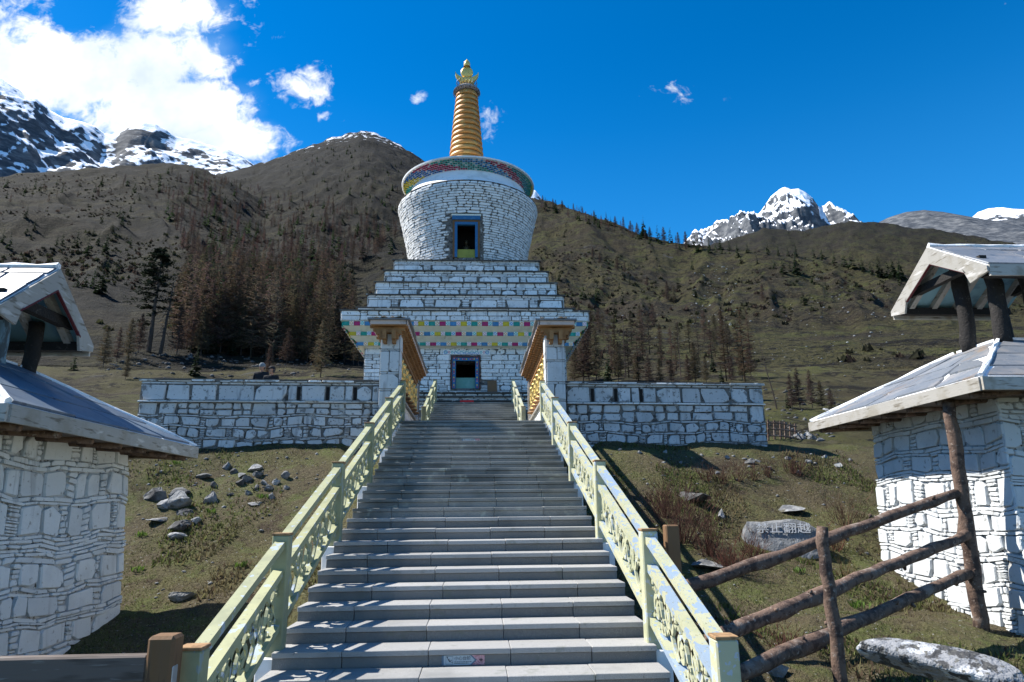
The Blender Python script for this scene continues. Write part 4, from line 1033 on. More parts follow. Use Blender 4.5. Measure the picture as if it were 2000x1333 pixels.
# niche frame
yb_ = lambda z: CY-math.sqrt(dr(z)**2-.36)-.05
fm = MB()
def fbar(mb, x0, x1, z0, z1, t0=.16):
    mb.hexa([(x0, yb_(z0)-.06, z0), (x1, yb_(z0)-.06, z0), (x1, yb_(z0)+t0, z0), (x0, yb_(z0)+t0, z0), (x0, yb_(z1)-.06, z1), (x1, yb_(z1)-.06, z1), (x1, yb_(z1)+t0, z1), (x0, yb_(z1)+t0, z1)])
for (a, b, c, d) in ((WX0-.02, WX0+.12, WZ0, WZ1-.02), (WX1-.12, WX1+.02, WZ0, WZ1-.02), (WX0+.12, WX1-.12, WZ1-.16, WZ1-.02)): fbar(fm, a, b, c, d)
nf = sp(fm, 'niche_frame', 'blue_paint')
fm = MB()
for (a, b, c, d) in ((WX0-.13, WX0-.025, WZ0-.02, WZ1+.08), (WX1+.025, WX1+.13, WZ0-.02, WZ1+.08), (WX0-.02, WX1+.02, WZ1-.015, WZ1+.08)): fbar(fm, a, b, c, d, .2)
sp(fm, 'niche_surround', 'brown_wood')
fm = MB(); fbar(fm, WX0-.16, WX1+.16, WZ1+.085, WZ1+.29, .25); fm.v = [(x, y-.06, z) for x, y, z in fm.v]; sp(fm, 'niche_lintel', 'blue_paint')
fm = MB(); fbar(fm, WX0-.20, WX1+.20, WZ1+.30, WZ1+.40, .25); sp(fm, 'niche_hood', 'cream_band')
fm = MB(); fbar(fm, WX0+.125, WX1-.125, WZ0, WZ0+.44, .0); fm.v = [(x, y+.10, z) for x, y, z in fm.v]; sp(fm, 'niche_panel', 'olive_panel')
# plaster shoulder, painted flange, roof of the drum
mb = MB(); mb.lathe([(4.02, 17.47), (3.98, 17.52), (3.82, 17.72), (3.62, 18.0), (3.48, 18.28), (3.42, 18.46)], 96, CX, CY); sp(mb, 'shoulder', 'plaster', True)
mb = MB(); mb.lathe([(4.10, 17.44), (4.15, 17.47), (4.13, 17.51), (3.95, 17.54)], 96, CX, CY); sp(mb, 'drum_rim', 'dark_course')
mb = MB(); mb.lathe([(3.40, 18.44), (3.44, 18.44), (3.86, 18.92), (3.90, 18.94), (3.98, 18.94), (3.99, 19.03), (3.90, 19.06), (1.5, 19.55), (1.5, 19.7), (1.32, 19.75), (0, 19.8)], 96, CX, CY); sp(mb, 'flange_core', 'plaster')
fl = MB(); rowsN = 6; groups = [(.02, .26, .22), (.45, .36, .03), (.03, .13, .34), (.36, .02, .09), (.02, .26, .22), (.03, .20, .40), (.34, .03, .09), (.02, .22, .26)]
for r_ in range(rowsN):
    f0, f1 = r_/rowsN, (r_+1)/rowsN; nblk = 168
    for i in range(nblk):
        if (i+r_) % 2: 
            sc_ = .012
        else: sc_ = .055
        t0 = 2*math.pi*(i+.06)/nblk; t1 = 2*math.pi*(i+.94)/nblk
        base_ = groups[int(i/10.5+.3*r_) % 8]; c = base_ if (i+r_) % 2 == 0 else ((.50, .52, .52) if rng.random() < .22 else tuple(q*.45 for q in base_))
        pts = []
        for dd in (-.02, sc_):
            for (t, f) in ((t0, f0+.03), (t1, f0+.03), (t1, f1-.01), (t0, f1-.01)):
                rr = 3.44+.42*f+dd*.75; z = 18.455+.47*f-dd*.6
                pts.append((CX+rr*math.cos(t), CY+rr*math.sin(t), z))
        fl.add(pts, [(0, 3, 2, 1), (4, 5, 6, 7), (0, 1, 5, 4), (1, 2, 6, 5), (2, 3, 7, 6), (3, 0, 4, 7)], c)
tag(sp(fl, 'painted_flange', 'painted'), kind='stuff')
# spire of rings
zr0, zr1, nr = 19.75, 25.55, 16
for i in range(nr):
    z0 = zr0+(zr1-zr0)*i/nr; z1 = zr0+(zr1-zr0)*(i+1)/nr; r0 = np.interp(z0, [19.7, 21.1, 25.6], [1.15, 1.02, .645]); r1 = np.interp(z1, [19.7, 21.1, 25.6], [1.15, 1.02, .645]); hgt = z1-z0
    mb = MB(); mb.lathe([(r0*.88, z0), (r0*.97, z0+.02*hgt), (r0*1.02, z0+.12*hgt), (r0*1.025, z0+.45*hgt), (r1*1.0, z0+.78*hgt), (r1*.96, z0+.88*hgt), (r1*.88, z0+.93*hgt), (r1*.88, z1)], 40, CX-.12, CY); sp(mb, 'spire_ring', 'ochre_gilt', True)
SX = CX-.13
mb = MB(); mb.lathe([(.60, 25.52), (.82, 25.62), (.84, 25.68), (.66, 25.84), (.52, 25.98), (.36, 26.08), (.30, 26.2)], 28, SX, CY); sp(mb, 'metal_canopy', 'tarnished_metal')
mb = MB()
for k in range(30):
    t = 2*math.pi*k/30; r_ = .82; x, y = SX+r_*math.cos(t), CY+r_*math.sin(t); l_ = rng.uniform(.14, .34)
    mb.tube([(x, y, 25.66), (x+.03*math.cos(t), y+.03*math.sin(t), 25.66-l_*.5), (x+rng.uniform(-.04, .06)*math.cos(t), y, 25.66-l_)], [.018, .022, .012], 4)
for k in range(20):
    t = 2*math.pi*k/20; r_ = .60
    mb.tube([(SX+.42*math.cos(t), CY+.42*math.sin(t), 26.0), (SX+r_*math.cos(t), CY+r_*math.sin(t), 26.1), (SX+(r_+.06)*math.cos(t), CY+(r_+.06)*math.sin(t), 26.28), (SX+r_*math.cos(t+.12), CY+r_*math.sin(t+.12), 26.36)], [.025, .022, .02, .015], 4)
sp(mb, 'metal_fringe', 'tarnished_metal')
mb = MB()
for k in range(12):
    t = 2*math.pi*k/12
    for q in range(6):
        a0, a1 = math.pi*q/6, math.pi*(q+1)/6
    mb.tube([(SX+.30*math.cos(t), CY+.30*math.sin(t), 26.12), (SX+.42*math.cos(t), CY+.42*math.sin(t), 26.24), (SX+.36*math.cos(t), CY+.36*math.sin(t), 26.38)], [.06, .07, .015], 6)
sp(mb, 'lotus_petals', 'gold_leaf')
# crescent
def crescent(n=24):
    o = [(.74*math.sin(t), 27.02-.74*math.cos(t)) for t in np.linspace(-1.62, 1.62, n)]
    i_ = [(.72*math.sin(t)/math.sin(1.35), 27.16-.50*math.cos(t)) for t in np.linspace(1.35, -1.35, n)]
    return o+i_
mb = MB(); c = crescent(); n = len(c)//2
vs = [(SX+x, y, z) for y in (CY-.10, CY+.10) for x, z in c]; fs = []
for i in range(n-1):
    j = 2*n-1-i
    fs += [(i, i+1, j-1, j), (2*n+i, 2*n+j, 2*n+j-1, 2*n+i+1), (i, 2*n+i, 2*n+i+1, i+1), (j, j-1, 2*n+j-1, 2*n+j)]
mb.add(vs, fs); sp(mb, 'crescent', 'gold_leaf')
mb = MB(); pr = [(0, -.13), (.30, -.12), (.385, -.06), (.395, 0), (.385, .06), (.30, .12), (0, .13)]; mb.lathe(pr, 28); mb.v = [(SX+x, CY+z, 27.07+y) for x, y, z in mb.v]; sp(mb, 'sun_disc', 'gold_leaf', True)
mb = MB(); mb.lathe([(.0, 27.44), (.15, 27.46), (.19, 27.54), (.205, 27.66), (.19, 27.78), (.12, 27.90), (.05, 28.0), (.0, 28.08)], 20, SX, CY); sp(mb, 'jewel', 'gold_leaf', True)
mb = MB(); mb.lathe([(.22, 27.43), (.24, 27.45), (.20, 27.48), (.1, 27.5)], 16, SX, CY); sp(mb, 'jewel_collar', 'ochre_groove')
# stele by the door, red cloth at the head of the stairs
t = thing('stone_slab', 'small brown stone slab leaning against the shrine wall beside the door', 'stone slab', (.78, 32.45, 5.56))
mb = MB(); mb.hexa([(-.24, -.06, 0), (.24, -.06, 0), (.24, .05, 0), (-.24, .05, 0), (-.23, .10, .60), (.22, .10, .62), (.22, .20, .62), (-.23, .20, .60)]); mb.part('slab', 'brown_wood', t)
mat('red_lac', (.60, .02, .02), .6)
rm = MB(); rm.cbox(-.32, .32, -.12, .12, 0, .13, .03); o = rm.part('red_cushion', 'red_lac'); o.location = (-.42, UTY-.1, UTZ+.002); tag(o, 'bright red kneeling cushion at the head of the stairs', 'cushion')
pf = MB(); pf.box(SXL, SXR, UTY-.02, 31.62, UTZ-.3, UTZ-.012); o = rel(stair, pf).part('top_landing', 'granite_stained', stair)
# ================================================================== two stone huts with slab roofs
def hut(label, s, cx, cy, half, E, zb, ze, rise, up_half, up_x0, up_x1, up_e, up_a, posts, mats, seed, front=True, course=(.22, .44)):
    """s: +1 inner face looks to +X, -1 to -X. E eave half width, ze eave top height"""
    rng = random.Random(seed)
    root = thing('stone_hut', label, 'hut', (cx, cy, zb))
    bat = .045; wt = ze-.12
    def warp(u, v): return min(1, max(0, (wt-zb+.4-v)*3))*(.035*math.sin(u*1.9+v*1.1+seed)+.022*math.sin(u*4.3-v*2+seed*2)+.012*math.sin(u*9+v*5))
    def off(z): return half - bat*(z-zb)
    core = MB(); b = []
    for z in (zb-1.0, wt):
        h = off(z)-.05; b += [(cx-h, cy-h, z), (cx+h, cy-h, z), (cx+h, cy+h, z), (cx-h, cy+h, z)]
    core.hexa(b); rel(root, core).part('wall_core', 'mortar', root)
    faces = [('inner', lambda u, v, d: (cx+s*(off(zb+v-.4)-.05+d), cy-off(zb+v-.4)+u*off(zb+v-.4)/half, zb+v-.4+warp(u, v)))]
    if front: faces.append(('front', lambda u, v, d: (cx-off(zb+v-.4)+u*off(zb+v-.4)/half, cy-off(zb+v-.4)+.05-d, zb+v-.4+warp(u, v))))
    for nm, mp in faces:
        P = []; v = .0; H = wt-zb+.4
        while v < H-.05:
            if rng.random() < .8:
                h = min(rng.uniform(*course), H-v)
                if h > .15: lay_course(0, 2*half, v, v+h, .24, .68, .009, rng, P, .42, .05, (.08, .26), .95)
                else: lay_slates(0, 2*half, v, v+h, .05, .12, .4, .012, rng, P)
                v += h
            h = min(rng.choice((.05, .06, .10, .13)), H-v)
            if h > .02: lay_slates(0, 2*half, v, v+h, .055, .14, .5, .008, rng, P)
            v += h
        stones(root, P, mp, 'hut_stone', .05, .012, rng, 290 if nm == 'inner' else 60, .003, tilt=.008)
    for nm in ('back', 'outer') + (() if front else ('front',)):
        mb = MB(); h0, h1 = off(zb-1)-.045, off(wt)-.045
        if nm == 'back': q = [(cx-h0, cy+h0, zb-1), (cx+h0, cy+h0, zb-1), (cx+h1, cy+h1, wt), (cx-h1, cy+h1, wt)]
        elif nm == 'front': q = [(cx-h0, cy-h0, zb-1), (cx+h0, cy-h0, zb-1), (cx+h1, cy-h1, wt), (cx-h1, cy-h1, wt)]
        else: q = [(cx-s*h0, cy-h0, zb-1), (cx-s*h0, cy+h0, zb-1), (cx-s*h1, cy+h1, wt), (cx-s*h1, cy-h1, wt)]
        mb.add(q, [(0, 1, 2, 3)]); rel(root, mb).part('plain_facing', 'white_stone_worn', root)
    # main roof: underlay, slabs with sealed joints, fascia boards, wall plate
    t_ = .78                       # fraction up to the flat top
    za = ze+rise*t_; hf = E*(1-t_)
    und = MB(); sq(und, [(E, ze-.03), (E, ze), (hf, za), (0.001, za+.02)], cx, cy, False); und.f.append((3, 2, 1, 0)); rel(root, und).part('roof_underlay', 'sealant', root)
    sof = MB(); sof.box(cx-E+.05, cx+E-.05, cy-E+.05, cy+E-.05, ze-.16, ze-.12); rel(root, sof).part('soffit', 'dark_plank', root)
    sl_len = math.hypot(E-hf, rise*t_)
    for side in range(4):
        # side 0: faces -Y, 1: +X, 2: +Y, 3: -X
        ang = side*math.pi/2
        def mp(u, v, d, ang=ang):
            f = v/sl_len; inset = E-(E-hf)*f; nz = (E-hf)/sl_len; no = rise*t_/sl_len
            x, y, z = u, -(inset+d*no), ze+rise*t_*f+d*nz
            c_, s_ = math.cos(ang), math.sin(ang)
            return (cx+x*c_-y*s_, cy+x*s_+y*c_, z)
        P = []; v = .02
        while v < sl_len-.1:
            h = min(rng.uniform(.45, .75), sl_len-v)
            if sl_len-v-h < .25: h = sl_len-v
            w0 = E-(E-hf)*v/sl_len-.05; w1 = E-(E-hf)*(v+h)/sl_len-.05
            n = max(1, int(round(2*w0/rng.uniform(.8, 1.3)))); cuts = [-1+2*k/n for k in range(n+1)]
            cuts = [c+rng.uniform(-.12, .12)*(2/n) if 0 < k < n else c for k, c in enumerate(cuts)]; cb = [c+rng.uniform(-.10, .10)*(2/n) if 0 < k < n else c for k, c in enumerate(cuts)]
            for k in range(n):
                gp = rng.choice((.008, .015, .03, .06, .10))
                P.append(([(cuts[k]*w0+gp, v+gp*.5), (cuts[k+1]*w0-gp, v+rng.uniform(.3, 1)*gp), (cuts[k+1]*w0*.5+cb[k+1]*w1*.5-gp*.7, v+h*.5), (cb[k+1]*w1-gp, v+h-gp), (cb[k]*w1+gp, v+h-gp*rng.uniform(.3, 1)), (cuts[k]*w0*.5+cb[k]*w1*.5+gp*.6, v+h*.5)], 's'))
            v += h
        stones(root, P, mp, mats['slab'], .028, .006, rng, 60, .001, tilt=.004, names=('roof_slab', 'roof_slab'))
    # mortar beads along the hips
    hb = MB()
    for (a, b) in ((-1, -1), (1, -1), (1, 1), (-1, 1)):
        pts = []
        for k in range(9):
            f = k/8; e_ = E-(E-hf)*f; pts.append((cx+a*e_+rng.uniform(-.015, .015), cy+b*e_+rng.uniform(-.015, .015), ze+rise*t_*f+.02+rng.uniform(0, .012)))
        hb = MB(); hb.tube(pts, .032, 6, True, .3, rng); rel(root, hb).part('hip_mortar', 'sealant', root)
    top = MB(); top.box(cx-hf+.02, cx+hf-.02, cy-hf+.02, cy+hf-.02, za+.005, za+.06); rel(root, top).part('roof_cap', 'sealant', root)
    FH = .185
    for side in range(4):
        mb = MB()
        if side == 0: mb.box(cx-E-.02, cx+E+.02, cy-E-.045, cy-E-.002, ze-FH, ze-.005)
        elif side == 2: mb.box(cx-E-.02, cx+E+.02, cy+E+.002, cy+E+.045, ze-FH, ze-.005)
        else:
            a = cx+(E+.002 if side == 1 else -E-.045); mb.box(a, a+.043, cy-E-.04 if False else cy-E, cy+E, ze-FH-.002, ze-.007)
        rel(root, mb).part('fascia_board', 'weathered_wood_x' if side in (0, 2) else 'weathered_wood', root)
    for k in range(7):
        y = cy-E+.3+k*(2*E-.6)/6
        mb = MB(); mb.tube([(cx+s*(half-.35), y, ze-.14), (cx+s*(E-.04), y, ze-.20)], .05, 7); rel(root, mb).part('rafter_pole', 'log_bark', root, True)
    # upper lantern roof on log posts
    for (px, py, m, r_) in posts:
        d = max(abs(px-cx), abs(py-cy)); zr = ze+rise*(1-d/E)
        zt = up_a-(up_a-up_e)*abs(py-cy)/up_half-.10
        mb = MB(); n = 7; mb.tube([(px+rng.uniform(-.02, .02), py+rng.uniform(-.02, .02), zr-.1+(zt-zr+.1)*k/n) for k in range(n+1)], [r_*rng.uniform(.97, 1.03) for _ in range(n+1)], 12, True, .05, rng); rel(root, mb).part('log_post', m, root, True)
    xa, xb = up_x0, up_x1
    th = .05
    for sgn in (-1, 1):
        def mpu(u, v, d, sgn=sgn):     # u along X from xa, v up the slope from eave
            L = math.hypot(up_half, up_a-up_e); f = v/L; nz = up_half/L; no = (up_a-up_e)/L
            return (xa+u, cy+sgn*(up_half*(1-f)+d*no), up_e+(up_a-up_e)*f+d*nz)
        L = math.hypot(up_half, up_a-up_e); wx = xb-xa
        mb = MB(); mb.hexa([mpu(0, 0, -th), mpu(wx, 0, -th), mpu(wx, L, -th), mpu(0, L, -th), mpu(0, 0, 0), mpu(wx, 0, 0), mpu(wx, L, 0), mpu(0, L, 0)]); rel(root, mb).part('upper_roof_board', 'soffit_blue', root)
        mb = MB(); mb.hexa([mpu(.0, 0, .001), mpu(wx, 0, .001), mpu(wx, L, .001), mpu(0, L, .001), mpu(.0, 0, .02), mpu(wx, 0, .02), mpu(wx, L, .02), mpu(0, L, .02)]); rel(root, mb).part('upper_underlay', 'sealant', root)
        P = []; v = .0
        while v < L-.05:
            h = min(rng.uniform(.4, .65), L-v)
            if L-v-h < .2: h = L-v
            u = 0
            while u < wx-.02:
                w = min(rng.uniform(.55, 1.1), wx-u)
                if wx-u-w < .25: w = wx-u
                gp = rng.uniform(.005, .035); P.append(([(u+gp, v+gp), (u+w-gp, v+gp*.4), (u+w-gp*.4, v+h*.5), (u+w-gp, v+h-gp), (u+gp*.6, v+h-gp*.5), (u+gp*1.2, v+h*.5)], 's')); u += w
            v += h
        stones(root, P, lambda u, v, d: mpu(u, v, d+.02), mats['slab'], .028, .006, rng, 30, .001, tilt=.004, names=('roof_slab', 'roof_slab'))
        for k in range(5):
            u = .22+(wx-.44)*k/4; mb = MB(); mb.hexa([mpu(u-.05, .03, -th-.10), mpu(u+.05, .03, -th-.10), mpu(u+.05, L-.02, -th-.10), mpu(u-.05, L-.02, -th-.10), mpu(u-.05, .03, -th-.001), mpu(u+.05, .03, -th-.001), mpu(u+.05, L-.02, -th-.001), mpu(u-.05, L-.02, -th-.001)]); rel(root, mb).part('rafter', 'weathered_wood', root)
        # eave fascia
        p = mpu(0, 0, 0); mb = MB(); y = p[1]; mb.box(xa-.0, xb, min(y, y+sgn*.04), max(y, y+sgn*.04), up_e-.17, up_e+.015); rel(root, mb).part('fascia_board', 'weathered_wood_x', root)
        # barge board on the gable that looks at the stairs, with its notched foot
        gx0, gx1 = (xb+.002, xb+.04) if s > 0 else (xa-.04, xa-.002)
        mb = MB(); bh = .24
        poly = [(cy, up_a+.01), (cy+sgn*(up_half+.03), up_e-.01), (cy+sgn*(up_half+.03), up_e-.10), (cy+sgn*(up_half*.70), up_e-.02-.16+(up_a-up_e)*.02), (cy+sgn*(up_half*.60), up_e+.02+(up_a-up_e)*.14), (cy+sgn*(up_half*.66), up_e+(up_a-up_e)*.34-bh*1.02), (cy, up_a-bh*1.25)]
        if sgn < 0: poly = poly[::-1]
        mb.prism(poly, 0, gx0, gx1); rel(root, mb).part('barge_board', 'weathered_wood', root)
        mb = MB(); q = [(cy, up_a-bh*1.25-.012), (cy+sgn*(up_half*.66), up_e+(up_a-up_e)*.34-bh*1.02-.012), (cy+sgn*(up_half*.66), up_e+(up_a-up_e)*.34-bh*1.02+.012), (cy, up_a-bh*1.25+.012)]
        mb.prism(q if sgn > 0 else q[::-1], 0, gx0+.005, gx1+.008); rel(root, mb).part('barge_trim', 'red_trim', root)
    for (zz, r_) in ((up_e+(up_a-up_e)*.30, .08),):
        mb = MB()
        for x in (xa+.18, xb-.18): mb.box(x-.06, x+.06, cy-up_half*.78, cy+up_half*.78, zz-.09, zz+.05)
        rel(root, mb).part('tie_beam', 'charred_log', root)
    for y in (cy-up_half*.86, cy+up_half*.86):
        mb = MB(); mb.box(xa+.05, xb-.05, y-.06, y+.06, up_e-.13, up_e+.0); rel(root, mb).part('purlin', 'charred_log', root)
    # ridge mortar
    mb = MB(); mb.tube([(xa+(xb-xa)*k/8, cy+rng.uniform(-.01, .01), up_a+.035+rng.uniform(0, .012)) for k in range(9)], .05, 6, True, .3, rng); rel(root, mb).part('ridge_mortar', 'sealant', root)
    return root
hut('white stone hut with blue patched slab roof, its near wall in shade', 1, -6.95, 9.27, 1.75, 2.34, -1.45, 1.09, 1.22, 1.02, -8.1, -5.80, 2.50, 3.32,
    [(-6.35, 9.88, 'charred_log', .10), (-6.38, 9.22, 'painted_log', .11), (-7.5, 9.9, 'charred_log', .10), (-7.5, 8.6, 'charred_log', .10), (-6.3, 8.62, 'charred_log', .10)], {'slab': 'slate_blue'}, 31, front=True)
hut('white stone hut with grey slab roof, sunlit behind the log fence', -1, 9.2, 11.1, 1.76, 2.42, -1.35, 1.70, 1.25, 1.26, 8.12, 10.35, 3.72, 4.52,
    [(8.66, 11.22, 'charred_log', .125), (8.72, 10.52, 'charred_log', .125), (9.75, 11.7, 'charred_log', .12), (9.75, 10.5, 'charred_log', .12), (9.2, 10.35, 'charred_log', .125)], {'slab': 'slate'}, 32, front=True)
# ================================================================== log fence in front of the sunlit hut
rng = random.Random(15)
def log(p, q, r0, r1, n=14, wob=.012):
    mb = MB(); p, q = Vector(p), Vector(q); L = (q-p).length
    pts = []; rads = []
    for k in range(n+1):
        f = k/n; pts.append(p.lerp(q, f)+Vector((rng.uniform(-1, 1), rng.uniform(-1, 1), rng.uniform(-1, 1)))*wob); rads.append((r0+(r1-r0)*f)*(1+rng.uniform(-.05, .05)+(.16 if rng.random() < .12 else 0)))
    mb.tube(pts, rads, 12, True, .05, rng)
    for k in range(int(L/.9)):
        c = p.lerp(q, rng.uniform(.05, .95)); t = rng.uniform(0, 6.28); d = (q-p).normalized(); a = d.orthogonal(); b = d.cross(a); o = a*math.cos(t)+b*math.sin(t)
        mb.tube([c+o*r0*.6, c+o*(r0*.97+rng.uniform(.0, .012))], [.03, .016], 7)
    return mb
fence = thing('log_fence', 'rough log fence of two posts and three rails before the sunlit hut', 'fence', (4.2, 7.6, -2.0))
g0 = lambda x, y: float(terrain(np.array([x]), np.array([y]))[0])
def fpart(mb, nm, m='log_bark'): return rel(fence, mb).part(nm, m, fence, True)
def atXr(x, y, X): d = ray(x, y); return d*X/d[0]
pa = atXr(1604, 1030, 3.75); pb = atXr(1640, 1336, 3.75); pbz = g0(pb[0], pb[1])
fpart(log(pa, (pb[0]+.02, pb[1], min(pb[2], pbz)-.2), .062, .075, 12, .01), 'post')
qa = atXr(1853, 786, 6.95); qb = atXr(1912, 1206, 7.05)
fpart(log(qa, (qb[0], qb[1], qb[2]-.25), .085, .105, 14, .016), 'post')
for (x0, y0, x1, y1) in ((1352, 1146, 1872, 962), (1418, 1236, 1886, 1046), (1452, 1312, 1892, 1120)):
    a = ray(x0, y0); a = a*2.62/a[0]; b = ray(x1, y1); b = b*6.95/b[0]
    ext = (Vector(a)-Vector(b)).normalized()*.25
    fpart(log(Vector(a)+ext, b, .082, .068, 18, .014), 'rail')
# stub post behind the carved railing, wooden post and plank at the foot of the stairs
o = thing('wooden_post', 'short brown wooden post behind the peeling railing', 'post', (2.05, 7.35, -1.5))
cbox_part('shaft', 'brown_wood', o, -.07, .07, -.07, .07, -.3, 1.35, .012)
pf = thing('plank_fence', 'dark plank rail with brown post beside the foot of the stairs', 'fence', (-2.55, 4.95, -2.3))
pt = ray(324, 1240); pt = pt*5.0/pt[1]
cbox_part('post', 'brown_wood', pf, pt[0]+2.55-.088, pt[0]+2.55+.088, -.02, .15, -.3, pt[2]+2.3, .02)
mb = MB(); mb.cbox(-.085, .085, -.0, .03, -.095, .095, .006); q = mb.part('plate', 'steel_plate', pf); q.location = (pt[0]+2.55+.091, .035, pt[2]+2.3-.30); q.rotation_euler = (0, 0, math.pi/2); q.scale = (.45, .5, 1.2)
r0_ = ray(0, 1285); r0_ = r0_*4.98/r0_[1]
cbox_part('plank', 'dark_plank', pf, -4.2, pt[0]+2.55-.086, .0, .10, r0_[2]+2.3-.165, r0_[2]+2.3, .012)
# ================================================================== small far fence at the end of the wall
ff = thing('lattice_fence', 'small brown lattice fence at the far end of the white wall', 'fence', (8.4, 19.5, 1.7))
def fp(px, py, Y): d = ray(px, py); return Vector(d*Y/d[1])
xs_ = [1500, 1512, 1524, 1533, 1543, 1553]; Ys = [19.4, 19.5, 19.6, 20.0, 20.4, 20.8]
prev = None
for i, (x, Y) in enumerate(zip(xs_, Ys)):
    b = fp(x, 858, Y); t_ = fp(x, 820+i*1.6, Y); b.z -= .2
    mb = MB(); mb.tube([b, t_], .028, 6); rel(ff, mb).part('stake', 'log_bark', ff)
for (dz0, dz1) in ((826, 834), (838, 843), (851, 855)):
    mb = MB(); mb.tube([fp(1499, dz0, 19.36), fp(1524, dz0+1, 19.56), fp(1556, dz1, 20.86)], .022, 6); rel(ff, mb).part('rail', 'log_bark', ff)
# ================================================================== two visitors behind the wall
def person(px, py_head, Y, label, cap, face, hat):
    c = fp(px, py_head, Y); zf = g0(c.x, Y); hz = c.z
    P = thing('person', label, 'person', (c.x, Y, hz-1.62))
    # continuous body from a skin skeleton
    J = [(0, 0, .92), (0, 0, 1.12), (0, 0, 1.32), (0, 0, 1.43), (.10, 0, .88), (.11, .02, .48), (.12, 0, .06), (-.10, 0, .88), (-.11, -.03, .48), (-.12, 0, .06), (.19, 0, 1.38), (.25, .03, 1.10), (.20, -.14, .95), (-.19, 0, 1.38), (-.25, .03, 1.10), (-.18, -.16, .96), (.13, -.12, .03), (-.13, -.12, .03)]
    Ed = [(0, 1), (1, 2), (2, 3), (0, 4), (4, 5), (5, 6), (6, 16), (0, 7), (7, 8), (8, 9), (9, 17), (2, 10), (10, 11), (11, 12), (2, 13), (13, 14), (14, 15)]
    Rr = [.16, .165, .17, .07, .10, .075, .055, .10, .075, .055, .085, .065, .05, .085, .065, .05, .045, .045]
    me = bpy.data.meshes.new('body'); me.from_pydata(J, Ed, []); b = obj('body', me, P)
    sk = b.modifiers.new('skin', 'SKIN'); 
    for i, v in enumerate(me.skin_vertices[0].data): v.radius = (Rr[i], Rr[i]*.8); v.use_root = (i == 0)
    b.modifiers.new('sub', 'SUBSURF').levels = 2; b.modifiers['sub'].render_levels = 2
    me.materials.append(MATS['black_cloth'])
    h = MB()
    n = 14; prof_ = [(0, -.13), (.045, -.125), (.07, -.09), (.082, -.03), (.086, .03), (.082, .07), (.06, .105), (.03, .12), (0, .123)]
    h.lathe([(r_, 1.60+z) for r_, z in prof_], n); h.v = [(x*.92, y*1.1, z) for x, y, z in h.v]
    h.add([(-.015, -.088, 1.60), (.015, -.088, 1.60), (0, -.122, 1.575), (-.018, -.092, 1.565), (.018, -.092, 1.565)], [(0, 2, 1), (0, 3, 2), (1, 2, 4), (3, 4, 2)])
    for sx_ in (-1, 1): h.tube([(sx_*.075, .01, 1.575), (sx_*.088, .012, 1.60), (sx_*.076, .01, 1.625)], [.012, .018, .012], 5)
    h.tube([(0, .01, 1.42), (0, 0, 1.50)], [.052, .05], 10)
    hd = h.part('head', 'skin', P, True); hd.rotation_euler = (0, 0, face)
    hh = MB()
    if cap:
        hh.lathe([(.092, 1.635), (.096, 1.66), (.085, 1.705), (.05, 1.735), (0, 1.742)], 14); hh.v = [(x*.95, y*1.12, z) for x, y, z in hh.v]
        hh.add([(-.07, -.075, 1.645), (.07, -.075, 1.645), (.05, -.175, 1.635), (-.05, -.175, 1.635), (-.07, -.075, 1.655), (.07, -.075, 1.655), (.05, -.175, 1.642), (-.05, -.175, 1.642)], [(0, 3, 2, 1), (4, 5, 6, 7), (2, 3, 7, 6), (0, 1, 5, 4), (1, 2, 6, 5), (3, 0, 4, 7)])
    else:
        hh.lathe([(.088, 1.585), (.098, 1.60), (.098, 1.64), (.088, 1.695), (.05, 1.738), (0, 1.75)], 14); hh.v = [(x*.95, y*1.12+.008, z) for x, y, z in hh.v]
    ho = hh.part('cap' if cap else 'beanie', hat, P, True); ho.rotation_euler = (0, 0, face)
    hr = MB(); hr.lathe([(.05, 1.50), (.085, 1.53), (.091, 1.58), (.09, 1.63)], 12, 0, 0, .15, math.pi-.15); hr.v = [(x*.95, y*1.14, z) for x, y, z in hr.v]; hro = hr.part('hair', 'sign_dark', P, True); hro.rotation_euler = (0, 0, face)
person(512, 716, 22.5, 'person in a black jacket and grey knitted hat behind the white wall', False, -.6, 'grey_knit')
person(531, 722.5, 22.0, 'person in black with a dark peaked cap, face turned aside, behind the wall', True, -1.1, 'black_cloth')
# ================================================================== vegetation
rng = random.Random(77); nr_ = np.random.RandomState(5)
def leafmesh(name, tris, cols, m):
    V = np.array(tris, float).reshape(-1, 3); F = np.arange(len(V)).reshape(-1, 3)
    return V, F, np.repeat(np.array(cols, float), 3, axis=0)
def spruce_geo(seed, layers, per, green, droop=.22, width=.23, ragged=.35):
    r = random.Random(seed); T = []; C = []
    for i in range(layers):
        f = i/(layers-1); z = .06+.92*f; R_ = width*(1-f)**.85+.012
        for k in range(max(4, int(per*(1-f*.6)))):
            a = r.uniform(0, 6.283); L = R_*r.uniform(1-ragged, 1.12); zz = z+r.uniform(-.02, .02); w = L*r.uniform(.24, .40)+.008
            d = np.array([math.cos(a), math.sin(a), 0]); p = np.array([-math.sin(a), math.cos(a), 0])
            base = np.array([0, 0, zz+.02]); tip = d*L+np.array([0, 0, zz-droop*L-r.uniform(0, .012)]); mid = d*L*.55+np.array([0, 0, zz+.008])
            sh = r.uniform(.65, 1.35)
            c = tuple(g_*sh for g_ in green)
            T += [[base, mid+p*w, tip], [base, tip, mid-p*w]]; C += [c, c]
            if r.random() < .6:
                q = mid*r.uniform(.9, 1.3)+np.array([0, 0, -.03]); T += [[q+p*w*.9, q-p*w*.9, q+d*w*.4+np.array([0, 0, -.035])]]; C += [tuple(x*.7 for x in c)]
    return leafmesh('crown', T, C, 'needles')
